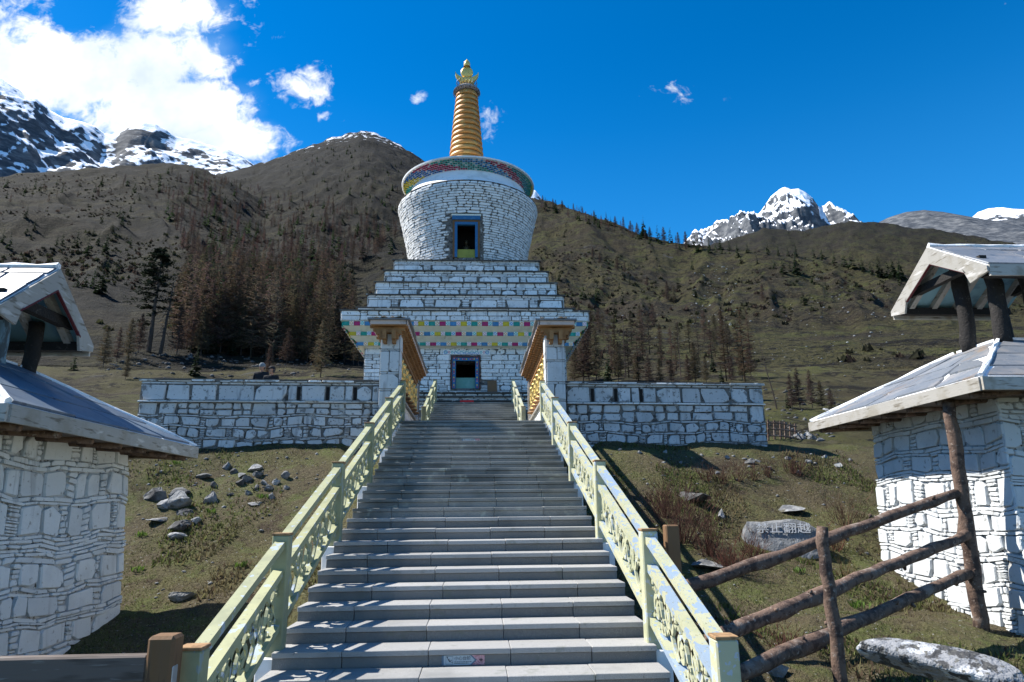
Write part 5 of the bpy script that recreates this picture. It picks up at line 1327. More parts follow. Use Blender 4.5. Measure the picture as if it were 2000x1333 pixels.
def larch_geo(seed, n, col, sub=3, width=.17, thin=1.0, trunk=False):
    r = random.Random(seed); T = []; C = []
    for i in range(n):
        f = r.uniform(.10, .99)**.9; a = r.uniform(0, 6.283); L = width*(1-f)**.7*r.uniform(.5, 1.15)+.015
        d = np.array([math.cos(a), math.sin(a), 0]); p = np.array([-math.sin(a), math.cos(a), 0]); upw = r.uniform(-.05, .35)
        b = np.array([0, 0, f]); tip = b+d*L+np.array([0, 0, upw*L]); w = .0035+.004*r.random()
        sh = r.uniform(.75, 1.25); c = tuple(x*sh for x in col)
        T += [[b-np.array([0, 0, w]), b+np.array([0, 0, w]), tip]]; C += [c]
        for k in range(sub):
            q = b+(tip-b)*r.uniform(.25, 1.0); dd = d*r.uniform(.2, .6)+p*r.uniform(-1, 1)+np.array([0, 0, r.uniform(-.6, .5)]); l_ = L*r.uniform(.25, .55)+.006
            s_ = np.cross(dd, d+.01); s_ = s_/(np.linalg.norm(s_)+1e-6)*(.004+.008*r.random())*thin
            c2 = tuple(x*r.uniform(.85, 1.2)*sh for x in col); T += [[q-s_, q+s_, q+dd*l_]]; C += [c2]
    if trunk:
        for a in (0, 2.1, 4.2):
            p = np.array([math.cos(a), math.sin(a), 0])*.012; q = np.array([math.cos(a+2.1), math.sin(a+2.1), 0])*.012; T += [[p, q, np.array([0, 0, .95])]]; C += [(.055, .042, .034)]
    return leafmesh('crown', T, C, 'twigs')
def trunk_geo(r0, h, n=6, lean=0.0, seg=4):
    mb = MB(); mb.tube([(lean*k/seg*h+.004*math.sin(k*2), .003*math.cos(k*3), h*k/seg) for k in range(seg+1)], [r0*(1-.85*k/seg) for k in range(seg+1)], n); return mb
GREEN = (.026, .042, .019); BROWN = (.080, .056, .045); OLIVE = (.092, .076, .048)
SPR = [spruce_geo(100+i, 13, 9, GREEN, .22, .20+.03*i) for i in range(4)]
SPRL = [spruce_geo(140+i, 9, 6, GREEN, .2, .21+.03*i) for i in range(3)]
LAR = [larch_geo(200+i, 260, BROWN, 6, .17+.03*i, .6) for i in range(4)]
LARO = [larch_geo(220+i, 300, OLIVE, 6, .19+.03*i, .6) for i in range(3)]
LARL = [larch_geo(240+i, 135, BROWN, 4, .17+.025*i, .55, True) for i in range(4)]
def gm(name, geo, m): return mesh(name, geo[0], geo[1], m, False, geo[2])
spr_me = [gm('crown', q, 'needles') for q in SPR]; lar_me = [gm('crown', q, 'twigs') for q in LAR]; laro_me = [gm('crown', q, 'twigs') for q in LARO]
trk_me = trunk_geo(.014, .95).mesh('trunk', 'bark'); trk_thin = trunk_geo(.010, .97, 5).mesh('trunk', 'bark')
def spruce_small():
    out = []
    for q in SPRL:
        mb = trunk_geo(.014, .9, 5, 0, 2); V = np.array(mb.v); F = []
        for f in mb.f:
            for k in range(1, len(f)-1): F.append((f[0], f[k], f[k+1]))
        V2 = np.vstack([q[0], V]); F2 = np.vstack([q[1], np.array(F)+len(q[0])]); C2 = np.vstack([q[2], np.tile((.05, .04, .03), (len(V), 1))])
        out.append(mesh('spruce_tree', V2, F2, 'needles', False, C2))
    return out
small_me = spruce_small()
ORD = 'first second third fourth fifth sixth seventh eighth ninth tenth eleventh twelfth thirteenth fourteenth fifteenth sixteenth seventeenth eighteenth nineteenth twentieth twenty-first twenty-second twenty-third twenty-fourth twenty-fifth twenty-sixth twenty-seventh twenty-eighth twenty-ninth thirtieth thirty-first thirty-second'.split()
def row(lst, label, group, anchor, rev=False, kind=None, fn=None):
    """a row of look-alikes, each told apart by its count from a thing one can find"""
    for i, q in enumerate(sorted(lst, key=lambda q: q[0], reverse=rev)):
        lb = '%s, %s counting from %s' % (label, ORD[i], anchor)
        if fn: fn(q, lb, group)
        else: put_tree(q[0], q[1], q[2], kind or q[3], lb, group)
def put_tree(px, py, hpx, kind, label, group):
    p = hit(px, py)
    if p is None: return None
    dist = math.sqrt(float(p @ p)); h = hpx*dist/1333.3*1.03
    loc = (p[0], p[1], p[2]-.02*h); rz = rng.uniform(0, 6.28)
    if kind == 's' and hpx < 34:
        o = obj('spruce_tree', small_me[rng.randrange(3)], None, loc, (0, 0, rz), (h*rng.uniform(.9, 1.2), h*rng.uniform(.9, 1.2), h)); tag(o, label, 'tree', group); return o
    nm = {'s': 'spruce_tree', 'l': 'larch_tree', 'o': 'larch_tree', 'd': 'dead_tree'}[kind]
    t = thing(nm, label, 'tree', loc, rz, group); t.scale = (h, h, h)
    obj('trunk', trk_me if kind == 's' else trk_thin, t)
    if kind == 's': obj('crown', spr_me[rng.randrange(4)], t)
    elif kind == 'l': obj('crown', lar_me[rng.randrange(4)], t)
    elif kind == 'o': obj('crown', laro_me[rng.randrange(3)], t)
    return t
hill_left = [(51,426,21),(52,458,18),(66,449,18),(198,437,19),(238,440,21),(233,426,18),(255,414,14),(219,452,16),(182,461,14),(191,479,23),(149,484,30),(121,479,21),(110,480,18),(5,475,23),(18,486,25),(206,496,36),(171,500,32),(254,479,19),(324,507,19),(348,566,19),(229,531,21),(210,531,25),(219,540,18),(182,563,33),(149,561,25),(166,561,28),(262,398,12),(272,392,12),(60,468,14)]
row(hill_left, 'small dark spruce on the open slope above the blue-roofed hut', 'spruces scattered above the blue-roofed hut', 'the hut', False, 's')
put_tree(196, 575, 46, 's', 'largest dark spruce of the clump right above the blue-roofed hut gable', None)
row([(654,519,21),(674,522,18),(628,520,15),(690,545,16),(662,500,16),(702,470,14),(640,480,14)], 'small dark spruce at the forest edge beside the stupa', 'spruces by the forest edge', 'the forest', False, 's')
put_tree(640, 585, 60, 's', 'tall dark spruce at the forest edge beside the stupa tiers', None)
put_tree(661, 584, 40, 's', 'shorter dark spruce next to the tall one beside the stupa tiers', None)
hill_right = [(1102,465,14),(1102,480,12),(1179,552,24),(1139,585,33),(1093,549,24),(1230,556,22),(1245,561,15),(1216,595,29),(1203,595,14),(1257,600,17),(1210,564,15),(1262,508,14),(1434,564,12)]
row(hill_right, 'small dark spruce on the grassy slope past the stupa', 'spruces on the slope beyond the stupa', 'the stupa', False, 's')
put_tree(1167, 590, 41, 's', 'tallest dark spruce on the grassy slope beyond the stupa drum', None); put_tree(1086, 580, 41, 's', 'dark spruce half hidden behind the stupa tiers', None)
mid_right = [(1352,528,24),(1441,504,22),(1448,515,18),(1479,516,14),(1513,525,19),(1530,535,31),(1544,532,24),(1588,554,26),(1614,566,14),(1570,597,29),(1357,580,24)]
row(mid_right, 'small spruce on the open slope beneath the snow peak', 'spruces beneath the snow peak', 'the stupa side', False, 's')
put_tree(1556, 537, 41, 's', 'tallest spruce of the row on the slope beneath the snow peak', None)
put_tree(1491, 592, 36, 'l', 'lone bare larch on the open slope beneath the snow peak', None)
ridge = [(1138,417,16,'l'),(1184,436,24,'s'),(1258,464,38,'s'),(1285,470,30,'s'),(1310,474,30,'s'),(1407,486,26,'s'),(1340,479,30,'l'),(1325,477,26,'l'),(1232,452,24,'l'),(1218,446,26,'l'),(1202,441,22,'l'),(1245,458,26,'l'),(1270,466,26,'l'),(1297,472,32,'l'),(1356,482,22,'s'),(1372,484,24,'l'),(1160,426,18,'l'),(1120,410,16,'l'),(1385,486,22,'s'),(1080,400,15,'l'),(1098,404,16,'l'),(1060,394,15,'l')]
row([(x, y+2, h, k) for x, y, h, k in ridge], 'slim conifer on the skyline ridge', 'conifers along the skyline ridge', 'the stupa')
band = [(1606,506,24),(1650,520,29),(1665,524,32),(1685,528,26),(1719,540,38),(1746,541,34),(1760,545,36),(1630,512,22),(1590,503,20),(1440,490,18),(1460,492,20),(1500,495,24),(1520,497,22),(1555,501,24),(1425,488,22),(1540,499,18),(1702,534,24),(1735,540,28)]
row([(x, y+2, h) for x, y, h in band], 'dark spruce in the tree line below the back ridge', 'tree line below the back ridge', 'the stupa side', False, 's')
# nearer trees behind the right wall
put_tree(1189, 750, 64, 's', 'dense dark spruce rising right behind the parapet of the wall', None)
put_tree(1393, 727, 38, 's', 'dark young spruce above the middle of the sunlit side wall', None)
put_tree(1410, 752, 36, 's', 'light young conifer just over the wall top below the dark spruce', None)
put_tree(1539, 797, 34, 's', 'low dark conifer beyond the end of the wall by the lattice fence', None)
row([(1122,748,70,'o'),(1140,748,100,'l'),(1150,744,128,'l'),(1165,748,110,'o'),(1208,746,80,'o'),(1243,748,62,'o'),(1268,750,56,'l'),(1290,748,48,'o'),(1312,748,46,'l'),(1359,748,78,'o'),(1345,750,58,'l'),(1380,748,52,'o'),(1430,748,50,'l'),(1450,742,62,'o'),(1467,736,64,'l'),(1376,650,42,'o'),(1398,672,58,'o'),(1412,678,74,'l'),(1425,682,48,'o'),(1264,560,20,'l'),(1158,504,24,'l'),(1172,512,20,'l'),(1206,530,30,'l'),(1220,534,24,'l'),(1304,590,42,'l'),(1318,592,34,'o'),(1276,640,46,'l'),(1250,634,40,'o'),(1132,640,46,'l'),(1170,650,50,'l')], 'bare brown larch behind the fence-end wall', 'bare larches behind the wall on the stupa far side', 'the stupa')
row([(1548,800,66,'l'),(1563,800,76,'l'),(1587,798,70,'l'),(1606,800,52,'o'),(1625,802,40,'l')], 'bare larch behind the lattice fence', 'bare larches by the lattice fence', 'the wall end')
put_tree(1222, 738, 142, 'd', 'tall bare dead trunk standing behind the wall near the stupa', None)
put_tree(1330, 738, 112, 'd', 'bare dead trunk behind the middle of the wall, below the gully', None)
t = put_tree(1518, 800, 145, 'd', 'leaning dead trunk beyond the end of the white wall', None); t.rotation_euler = (0, -.16, 0)
# left: larches at the forest foot, young conifers
row([(250,700,70,'o'),(345,694,95,'l'),(372,690,110,'l'),(405,690,140,'l'),(392,694,90,'o'),(430,690,120,'l'),(455,688,150,'l'),(470,694,100,'o'),(490,690,130,'o'),(512,692,120,'l'),(545,700,120,'o'),(540,690,150,'l'),(570,700,125,'o'),(592,700,140,'l'),(600,705,110,'o'),(650,705,125,'o'),(672,708,110,'l'),(690,712,120,'o'),(700,716,90,'o'),(524,735,60,'l'),(560,712,70,'l'),(640,690,120,'l'),(228,706,60,'l'),(270,690,70,'l')], 'bare brown larch at the forest foot behind the wall', 'bare larches at the forest foot', 'the stupa', True)
put_tree(626, 738, 112, 'o', 'golden twiggy young larch just above the shaded wall beside the stupa', None)
put_tree(381, 734, 52, 's', 'bushy green spruce just over the top of the shaded wall', None)
row([(373,688,28),(400,692,25),(418,692,36),(453,694,42)], 'young dark spruce in front of the brown larches', 'young spruces before the larches', 'the big pine', False, 's')
put_tree(201, 718, 72, 'o', 'thin dark-trunked larch beyond the gable of the blue-roofed hut', None)
put_tree(143, 724, 32, 's', 'low green conifer beneath the gable of the blue-roofed hut', None); put_tree(245, 742, 44, 'o', 'small pale sapling on the stony ground before the shaded wall end', None)
# the big old pine, and the snag beside it
def big_pine():
    p = hit(290, 688); h = 192*math.sqrt(float(p @ p))/1333.3
    t = thing('pine_tree', 'big old dark pine with layered branches left of the brown forest', 'tree', tuple(p)); t.scale = (h, h, h); r = random.Random(9)
    trunk_geo(.022, .97, 8, .02, 6).part('trunk', 'bark', t)
    T = []; C = []
    for f, L0 in [(.28, .17), (.36, .20), (.42, .16), (.48, .23), (.54, .20), (.60, .21), (.66, .18), (.71, .18), (.76, .16), (.80, .15), (.84, .135), (.88, .12), (.91, .10), (.94, .08), (.97, .05)]:
        for k in range(7 if f > .4 else 3):
            a = r.uniform(0, 6.283); L = L0*r.uniform(.5, 1.15); d = np.array([math.cos(a), math.sin(a), 0]); p_ = np.array([-math.sin(a), math.cos(a), 0]); z = f+r.uniform(-.015, .015)
            for j in range(30):
                s_ = r.uniform(.2, 1.0); c = np.array([0, 0, z+.05*s_*L0-.10*L*s_*s_])+d*L*s_+p_*r.uniform(-.28, .28)*L*s_
                for q in range(2):
                    e1 = np.array([r.uniform(-1, 1), r.uniform(-1, 1), r.uniform(-.35, .35)])*.026; e2 = np.array([r.uniform(-1, 1), r.uniform(-1, 1), r.uniform(-.5, .5)])*.022
                    T.append([c, c+e1, c+e2]); sh = r.uniform(.5, 1.2); C.append((.016*sh, .024*sh, .014*sh))
            w = .004; T.append([np.array([0, 0, z-w]), np.array([0, 0, z+w]), np.array([0, 0, z])+d*L*.9]); C.append((.03, .024, .02))
    gq = leafmesh('crown', T, C, 'needles'); obj('crown', gm('crown', gq, 'needles'), t)
    p = hit(313, 692); h = 135*math.sqrt(float(p @ p))/1333.3
    t = thing('dead_tree', 'dark bare snag with broken twigs next to the big old pine', 'tree', tuple(p)); t.scale = (h, h, h)
    trunk_geo(.026, .98, 7, .07, 6).part('trunk', 'bark', t); mb = MB()
    for k in range(26):
        f = r.uniform(.25, .95); a = r.uniform(0, 6.28); L = r.uniform(.06, .20)*(1.1-f); x0 = .07*f
        mb.tube([(x0, 0, f), (x0+math.cos(a)*L*.6, math.sin(a)*L*.6, f-.02), (x0+math.cos(a)*L, math.sin(a)*L, f-.07)], [.005, .004, .002], 4)
    mb.part('branches', 'bark', t)
big_pine()
# the brown larch forest: one mass
def inpoly(x, y, P):
    c = False; j = len(P)-1
    for i in range(len(P)):
        if (P[i][1] > y) != (P[j][1] > y) and x < (P[j][0]-P[i][0])*(y-P[i][1])/(P[j][1]-P[i][1])+P[i][0]: c = not c
        j = i
    return c
def forest(name, poly, n, mix, hm, label, seed):
    r = random.Random(seed); xs = [p[0] for p in poly]; ys = [p[1] for p in poly]; VV, FF, CC = [], [], []; k = 0; cnt = 0; tries = 0
    while cnt < n and tries < n*12:
        tries += 1
        x, y = r.uniform(min(xs), max(xs)), min(ys)+(max(ys)-min(ys))*r.random()**1.05
        if not inpoly(x, y, poly): continue
        p = hit(x, y)
        if p is None: continue
        h = r.uniform(*hm)*(1+.25*r.random())*(.62+.42*min(1, max(0, (y-480)/180))); a = r.uniform(0, 6.28)
        is_s = r.random() < mix; q = SPRL[r.randrange(3)] if is_s else LARL[r.randrange(4)]; low_ = min(1, max(0, (y-480)/180))
        sh = r.uniform(.45, 1.3); c_, s_ = math.cos(a)*h, math.sin(a)*h; wx = r.uniform(.75, 1.25)
        V = np.stack([(q[0][:, 0]*c_-q[0][:, 1]*s_)*wx+p[0], (q[0][:, 0]*s_+q[0][:, 1]*c_)*wx+p[1], q[0][:, 2]*h+p[2]-.02*h], -1)
        tint = np.array([1, 1, 1]) if is_s else np.array([r.uniform(.85, 1.15)+.02*low_, r.uniform(.85, 1.05)+.16*low_, r.uniform(.8, 1.1)])
        VV.append(V); FF.append(q[1]+k); CC.append(q[2]*sh*tint); k += len(V); cnt += 1
    o = obj(name, mesh(name, np.vstack(VV), np.vstack(FF), 'twigs', False, np.vstack(CC))); tag(o, label, 'forest', None, 'stuff')
forest('forest', [(300,385),(345,350),(420,345),(500,368),(600,392),(700,410),(775,445),(780,505),(720,500),(690,540),(660,600),(690,690),(700,712),(560,712),(470,696),(360,692),(330,650),(380,580),(372,520),(345,470),(335,430)], 850, .18, (5.2, 8.6), 'brown bare larch forest with dark spruces climbing the slope', 3)
forest('thicket', [(1050,396),(1120,414),(1230,455),(1300,476),(1400,490),(1420,500),(1330,492),(1240,470),(1150,440),(1060,415)], 70, .35, (5, 9), 'thin brown wood along the skyline beyond the stupa', 4)
forest('thicket', [(1108,640),(1180,650),(1300,665),(1440,668),(1480,690),(1490,748),(1108,748)], 40, 0.0, (2.6, 4.6), 'brown leafless larch wood behind the wall past the stupa', 14)
forest('thicket', [(0,360),(200,345),(390,330),(400,350),(330,375),(200,385),(0,410)], 40, .5, (4, 7), 'scattered dark scrub along the top of the open slope', 5)
forest('thicket', [(560,300),(700,280),(820,330),(820,440),(700,400),(560,370)], 130, .7, (3, 6), 'low dark scrub on the pyramid shaped hill', 6)

# low scrub and heather tufts over the far slopes
def scrub():
    r = random.Random(44); VV, CC = [], []
    areas = [(0, 840, 330, 700), (1040, 1800, 430, 760), (1040, 2000, 450, 620), (0, 520, 340, 560)]
    n = 0
    while n < 5200:
        x0, x1, y0, y1 = areas[r.randrange(4)]; p = hit(r.uniform(x0, x1), r.uniform(y0, y1))
        if p is None or math.hypot(p[0], p[1]) < 66: n += 1; continue
        n += 1
        if float(fbm(np.array([p[0]/38]), np.array([p[1]/38]), 3, 8)[0]) < r.uniform(.35, .62): continue
        s_ = r.uniform(.25, .7)*(1+.6*r.random()**2); c = [(.020, .020, .012), (.040, .028, .022), (.030, .032, .016)][r.randrange(3)]
        for k in range(8):
            a = r.uniform(0, 6.28); q = p+np.array([math.cos(a), math.sin(a), 0])*s_*r.uniform(.1, .6)
            b = r.uniform(0, 6.28); d = np.array([math.cos(b), math.sin(b), 0])*s_*.4
            VV += [q-d, q+d, q+np.array([r.uniform(-.3, .3)*s_, r.uniform(-.3, .3)*s_, s_*r.uniform(.5, 1.0)])]; sh = r.uniform(.6, 1.5); CC += [tuple(v*sh for v in c)]*3
    V = np.array(VV); tag(obj('scrub', mesh('scrub', V, np.arange(len(V)).reshape(-1, 3), 'twigs', False, np.array(CC))), 'dark heather and low scrub dotted over the far slopes', 'scrub', None, 'stuff')
scrub()
# ================================================================== rocks, shrubs, grass
rng = random.Random(91)
def rock_mesh(seed, m, flat=.6, ang=1.0, lo=.34, hi=.72):
    r = random.Random(seed); bm = bmesh.new(); bmesh.ops.create_icosphere(bm, subdivisions=3, radius=1.0)
    planes = [(Vector((r.gauss(0, 1), r.gauss(0, 1), r.gauss(0, .8))).normalized(), r.uniform(lo, hi)) for _ in range(13)]
    for v in bm.verts:
        for n_, d_ in planes:
            k = v.co.dot(n_)-d_
            if k > 0: v.co -= n_*k*1.0*ang
        v.co.z *= flat; v.co += Vector((r.uniform(-1, 1), r.uniform(-1, 1), r.uniform(-1, 1)))*.022
    me = bpy.data.meshes.new('rock'); bm.to_mesh(me); bm.free(); me.materials.append(MATS[m]); return me
ROCKS = [rock_mesh(300+i, 'rock', .45+.08*(i % 4)) for i in range(8)]; DROCKS = [rock_mesh(330+i, 'rock_dark', .5+.08*(i % 3)) for i in range(5)]
def put_rock(px, py, wpx, label, group=None, dark=False, sx=1.0, sz=1.0, name='rock', me=None, rz=None):
    p = hit(px, py); w = wpx*math.sqrt(float(p @ p))/1333.3/2
    o = obj(name, me or (DROCKS if dark else ROCKS)[rng.randrange(5)], None, (p[0], p[1], p[2]+w*.08*sz), (rng.uniform(-.2, .2), rng.uniform(-.2, .2), rng.uniform(0, 6.28) if rz is None else rz), (w*sx*1.12, w*1.12, w*sz*1.65))
    tag(o, label, 'rock', group); return o
put_rock(348, 985, 62, 'largest pale boulder of the cluster beside the shaded hut'); put_rock(306, 972, 60, 'dark rough boulder at the corner of the shaded hut', None, True)
put_rock(352, 960, 48, 'flat dark slab lying on top of the boulder cluster', None, True, 1.3, .5); put_rock(414, 978, 38, 'grey pointed boulder standing apart, right of the boulder cluster')
put_rock(322, 990, 34, 'rounded grey boulder below the cluster by the shaded hut'); put_rock(362, 1002, 36, 'flat black topped stone below the boulder cluster', None, True, 1.2, .7)
put_rock(445, 915, 28, 'pale rounded stone high on the grassy bank below the wall'); put_rock(495, 918, 30, 'grey stone among the rubble on the grassy bank'); put_rock(556, 932, 20, 'black stone at the edge of the rubble near the yellow railing', None, True)
put_rock(393, 932, 28, 'flat dark stone embedded in the bank above the pointed boulder', None, True, 1.4, .4)
put_rock(360, 1026, 46, 'low black boulder in the middle of the grass beside the hut', None, True, 1.3, .7); put_rock(355, 1048, 40, 'pale broken slab under the black boulder', None, False, 1.2, .5)
put_rock(310, 1016, 34, 'flat grey slab lying in the grass next to the hut corner', None, False, 1.4, .4); put_rock(387, 1018, 22, 'small pale stone right of the black boulder')
put_rock(500, 985, 26, 'flat pale stone below the rubble near the railing', None, False, 1.3, .4); put_rock(530, 972, 22, 'small white stone close to the yellow railing'); put_rock(355, 1168, 44, 'light grey slab tilted in the dry grass near the railing foot', None, False, 1.4, .6)
row([(455,925,16,1),(470,930,18,0),(482,938,20,1),(505,930,22,0),(515,945,18,0),(470,945,20,1),(540,945,18,0),(525,955,20,0),(450,968,16,1),(560,955,14,0),(500,955,16,1),(485,965,16,0),(420,950,16,1)], 'small stone of the rubble patch on the bank', 'rubble stones on the grassy bank', 'the shaded hut', False, None, lambda q, l, g_: put_rock(q[0], q[1], q[2], l, g_, bool(q[3])))
put_rock(1410, 1012, 26, 'upright grey stone in the grass above the inscribed boulder', None, False, .7, 1.5); put_rock(1537, 998, 52, 'flat pale rock behind the inscribed boulder', None, False, 1.3, .5)
put_rock(1375, 1105, 60, 'pale slab half hidden by shrubs beside the peeling railing', None, False, 1.4, .5); put_rock(1520, 1318, 44, 'pale broken stone at the foot of the log fence')
put_rock(1348, 975, 60, 'dark earth-covered mound near the sunlit railing', None, True, 1.4, .5)
put_rock(1466, 905, 20, 'dark small stone below the long wall', None, True); put_rock(1613, 672+130, 14, 'small stone by the lattice fence')
row([(1210,880,12),(1250,885,10),(1300,885,14),(1330,905,12),(1370,890,10),(1420,895,14),(1480,902,12),(1540,898,14),(1580,905,16),(1640,912,18),(1610,895,14),(1660,900,12),(1560,925,16),(1500,915,12),(1400,925,12)], 'small pale stone on the meadow below the long wall', 'pale stones on the meadow below the wall', 'the railing', False, None, lambda q, l, g_: put_rock(q[0], q[1], q[2], l, g_))
# inscribed boulder
p = hit(1532, 1075); dist = math.sqrt(float(p @ p)); w = 140*dist/1333.3/2
B = thing('inscribed_boulder', 'grey boulder carved with white characters behind the log fence', 'boulder', tuple(p), -.42)
bmq = bmesh.new(); bmesh.ops.create_icosphere(bmq, subdivisions=3, radius=1.0)
r = random.Random(8)
for v in bmq.verts:
    c = v.co
    c.x *= w*1.0; c.z *= w*.62; c.y *= w*.6
    if c.y < -w*.18: c.y = -w*.18+(c.y+w*.18)*.12
    if c.z > w*.30: c.z = w*.30+(c.z-w*.30)*.35 + .05*w*math.sin(c.x*6)
    c += Vector((r.uniform(-1, 1), r.uniform(-.3, .3), r.uniform(-1, 1)))*.03*w
    c.z -= abs(c.x)*.18*(c.x > 0) ; c.y += c.z*.25
me = bpy.data.meshes.new('stone'); bmq.to_mesh(me); bmq.free(); me.materials.append(MATS['pale_rock']); so_ = obj('stone', me, B, (0, 0, w*.34)); 
text_part('inscription', '禁止翻越', w*.32, 'carved_white', B, (-w*.62, -w*.235, w*.44), (math.pi/2-.25, 0, 0), .008, (1.0, .85, 1))
# lichen covered long rock at the corner
p = hit(1830, 1325)
def long_rock():
    a = ray(1700, 1283); a = a*(5.6/a[1]); b = ray(2010, 1352); b = b*(4.9/b[1])
    a, b = Vector(a), Vector(b); r = random.Random(3)
    me = rock_mesh(911, 'lichen_rock', .8, 1.0, .58, .85); L = (b-a).length
    for v in me.vertices: v.co = Vector((v.co.x*L*.78, v.co.y*.22, v.co.z*.17))
    o = obj('lichen_rock', me, None, a.lerp(b, .5)+Vector((.05, .05, .05))); o.rotation_euler = (b-a).to_track_quat('X', 'Z').to_euler()
    tag(o, 'long rock blotched with black and white lichen below the log fence', 'rock')
    sd = o.modifiers.new('sub', 'SUBSURF'); sd.levels = 1; sd.render_levels = 1
long_rock()
# pile of white rubble by the lattice fence
row([(1566,858,26),(1578,852,22),(1590,858,20),(1556,852,16),(1600,862,18)], 'white stone of the pile by the lattice fence', 'white stone pile by the lattice fence', 'the fence', False, None, lambda q, l, g_: put_rock(q[0], q[1], q[2], l, g_))
# gravel and rubble nobody could count
def scatter(name, label, n, areas, size, m, seed, cat):
    r = random.Random(seed); base = [rock_mesh(seed*7+i, m, .6) for i in range(3)]
    arr = []
    for b in base:
        V = np.array([v.co[:] for v in b.vertices]); F = np.array([q.vertices[:] for q in b.polygons]); arr.append((V, F))
    lo = []
    bm = bmesh.new(); bmesh.ops.create_icosphere(bm, subdivisions=1, radius=1.0); V0 = np.array([v.co[:] for v in bm.verts]); F0 = np.array([[v.index for v in f.verts] for f in bm.faces]); bm.free()
    VV, FF = [], []; k = 0
    for i in range(n):
        (x0, x1, y0, y1) = areas[r.randrange(len(areas))]
        x, y = r.uniform(x0, x1), y0+(y1-y0)*r.random()
        p = hit(x, y)
        if p is None: continue
        s_ = (size[0]+(size[1]-size[0])*r.random()**3)*math.sqrt(float(p @ p))/1333.3/2
        V = V0*np.array([r.uniform(.7, 1.3), r.uniform(.7, 1.3), r.uniform(.35, .8)])*(1+np.array([[r.uniform(-.25, .25)] for _ in range(len(V0))]))*s_
        a = r.uniform(0, 6.28); V = np.stack([V[:, 0]*math.cos(a)-V[:, 1]*math.sin(a), V[:, 0]*math.sin(a)+V[:, 1]*math.cos(a), V[:, 2]], -1)+p
        VV.append(V); FF.append(F0+k); k += len(V)
    tag(obj(name, mesh(name, np.vstack(VV), np.vstack(FF), m)), label, cat, None, 'stuff')
scatter('gravel', 'scattered pebbles and small stones in the dry grass', 520, [(240,700,870,1180),(1150,1680,880,960),(1200,1700,960,1250),(280,640,880,960)], (2, 9), 'rock', 2, 'gravel')
scatter('rubble', 'stony rubble field above the shaded wall and under the trees', 420, [(190,740,695,740),(190,740,690,715),(1490,1640,760,860)], (3, 12), 'rock_dark', 5, 'rubble')
scatter('scree', 'small stones strewn over the far slopes', 330, [(1150,1780,600,740),(1400,1760,560,720),(1350,1440,520,640)], (1.5, 6), 'rock', 6, 'scree')
# shrubs: twiggy bare stems
def shrub(px, py, hpx, label, group, n=46, col=(.095, .052, .040), spread=.9):
    p = hit(px, py); h = hpx*math.sqrt(float(p @ p))/1333.3; r = random.Random(int(px*7+py)); T = []; C = []
    def stem(b, d, L, w, lev):
        pts = [b]; q = np.array(b)
        for i in range(3):
            d = d+np.array([r.uniform(-.25, .25), r.uniform(-.25, .25), r.uniform(-.05, .2)]); d = d/np.linalg.norm(d); q = q+d*L/3; pts.append(q)
        sh = r.uniform(.6, 1.4); c = tuple(x*sh for x in col)
        for i in range(3):
            sd = np.cross(d, np.array([r.uniform(-1, 1), r.uniform(-1, 1), .3])); sd = sd/np.linalg.norm(sd); w0, w1 = w*(1-i*.3), w*(1-(i+1)*.3)
            T.append([pts[i]-sd*w0, pts[i]+sd*w0, pts[i+1]+sd*w1]); T.append([pts[i]-sd*w0, pts[i+1]+sd*w1, pts[i+1]-sd*w1]); C.append(c); C.append(c)
        if lev:
            for k in range(4): i = r.randrange(1, 4); stem(pts[i], d+np.array([r.uniform(-.8, .8), r.uniform(-.8, .8), r.uniform(-.2, .5)]), L*r.uniform(.35, .6), w*.6, lev-1)
    for k in range(n):
        a = r.uniform(0, 6.28); q = r.random(); stem(np.array([math.cos(a)*.25*h*q, math.sin(a)*.25*h*q, -.02]), np.array([math.cos(a)*spread*q, math.sin(a)*spread*q, 1.0]), h*r.uniform(.5, 1.0), .0055+.004*r.random(), 1)
    gq = leafmesh('stems', T, C, 'twigs'); o = obj('shrub', gm('shrub', gq, 'twigs'), None, tuple(p)); tag(o, label, 'shrub', group)
shrub(1330, 1060, 100, 'largest bare dark shrub beside the sunlit railing', None, 95)
shrub(1385, 1085, 70, 'reddish bare shrub right of the largest shrub by the railing', None, 75); shrub(1430, 1120, 60, 'reddish bare shrub in front of the inscribed boulder', None, 75, (.13, .06, .045))
shrub(1470, 1090, 50, 'bare shrub touching the left side of the inscribed boulder', None, 36, (.12, .06, .045)); shrub(1300, 1010, 60, 'dark bare shrub uphill of the largest shrub', None, 70)
row([(1380,940,34),(1410,945,40),(1440,940,36),(1470,938,32),(1500,932,30),(1545,925,44),(1560,930,30)], 'low bare shrub on the meadow below the wall', 'low shrubs on the meadow', 'the railing', False, None, lambda q, l, g_: shrub(q[0], q[1], q[2], l, g_, 26))
shrub(1650, 1030, 62, 'bare shrub close to the sunlit hut wall', None, 36, (.12, .075, .05)); shrub(1630, 1075, 46, 'low reddish shrub at the hut wall beneath the top fence rail', None, 34, (.15, .075, .05)); shrub(1530, 1275, 50, 'low brown shrub under the log fence', None, 36, (.13, .065, .05)); shrub(1650, 1130, 30, 'dry brown tuft beside the lowest stones of the sunlit hut', None, 26, (.14, .10, .05))
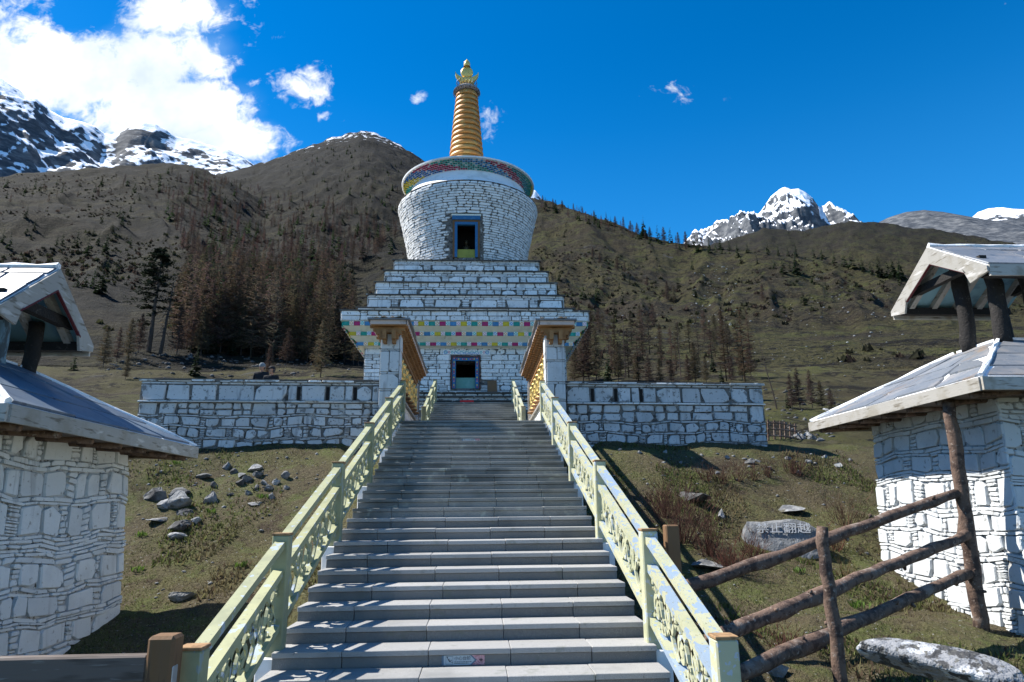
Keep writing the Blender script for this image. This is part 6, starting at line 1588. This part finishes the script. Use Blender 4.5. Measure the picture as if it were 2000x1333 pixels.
# bright green leafy weeds
def weed(px, py, hpx, label, group, n=26):
    p = hit(px, py); h = hpx*math.sqrt(float(p @ p))/1333.3; r = random.Random(int(px+py*3)); mb = MB()
    for k in range(n):
        a = r.uniform(0, 6.28); b = (r.uniform(-1, 1)*h*.8, r.uniform(-1, 1)*h*.5, 0); L = h*r.uniform(.5, 1.0); d = (math.cos(a)*.5, math.sin(a)*.5); w = L*.16; p_ = (-math.sin(a)*w, math.cos(a)*w)
        mb.add([b, (b[0]+d[0]*L*.5+p_[0], b[1]+d[1]*L*.5+p_[1], L*.65), (b[0]+d[0]*L, b[1]+d[1]*L, L), (b[0]+d[0]*L*.5-p_[0], b[1]+d[1]*L*.5-p_[1], L*.65)], [(0, 1, 2), (0, 2, 3)])
    o = mb.part('weed', 'leaf_green', None); o.location = tuple(p); tag(o, label, 'plant', group)
row([(275,1050,12),(410,1004,12),(345,908,8),(470,1110,13),(515,975,11),(268,1118,12)], 'bright green weed in the dry grass', 'green weeds in the dry grass', 'the shaded hut', False, None, lambda q, l, g_: weed(q[0], q[1], q[2], l, g_))
row([(1420,1270,16),(1680,1190,16),(1560,1120,12)], 'bright green weed near the log fence', 'green weeds near the log fence', 'the stairs', False, None, lambda q, l, g_: weed(q[0], q[1], q[2], l, g_))
# short dry grass, one mass
def grass():
    r = np.random.RandomState(12); n = 170000
    x = r.uniform(-9.5, 9.5, n); y = 4.5+13.3*r.rand(n)**.8
    keep = (np.abs(x+.08) > 2.0) & ~((x < -5.15) & (y > 7.4) & (y < 11.1)) & ~((x > 7.4) & (y > 9.3) & (y < 12.9))
    dens = fbm(x*.9, y*.9, 4, 77); keep &= (r.rand(n) < np.clip((dens-.30)*3.2, .12, 1)); x, y = x[keep], y[keep]; n = len(x)
    z = terrain(x, y)-.005; h = r.uniform(.012, .045, n)*(1+1.2*(fbm(x*.6, y*.6, 3, 5) > .55)); a = r.uniform(0, 6.28, n); w = h*.22
    lean = r.uniform(-.7, .7, (n, 2))
    V = np.stack([np.stack([x-np.cos(a)*w, y-np.sin(a)*w, z], -1), np.stack([x+np.cos(a)*w, y+np.sin(a)*w, z], -1), np.stack([x+lean[:, 0]*h, y+lean[:, 1]*h, z+h], -1)], 1).reshape(-1, 3)
    F = np.arange(3*n).reshape(-1, 3)
    g1 = fbm(x*.5+9, y*.5, 4, 33)[:, None]; dry = np.array([.155, .13, .068]); grn = np.array([.095, .115, .036]); brn = np.array([.08, .056, .036])
    t = np.clip((g1-.40)*5, 0, 1); c = dry*(1-t)+grn*t; t2 = (r.rand(n, 1) < .25); c = np.where(t2, brn, c)*r.uniform(.6, 1.3, (n, 1))
    tag(obj('grass', mesh('grass', V, F, 'grass_blades', False, np.repeat(c, 3, 0))), 'short dry mountain grass covering the bank', 'grass', None, 'stuff')
grass()
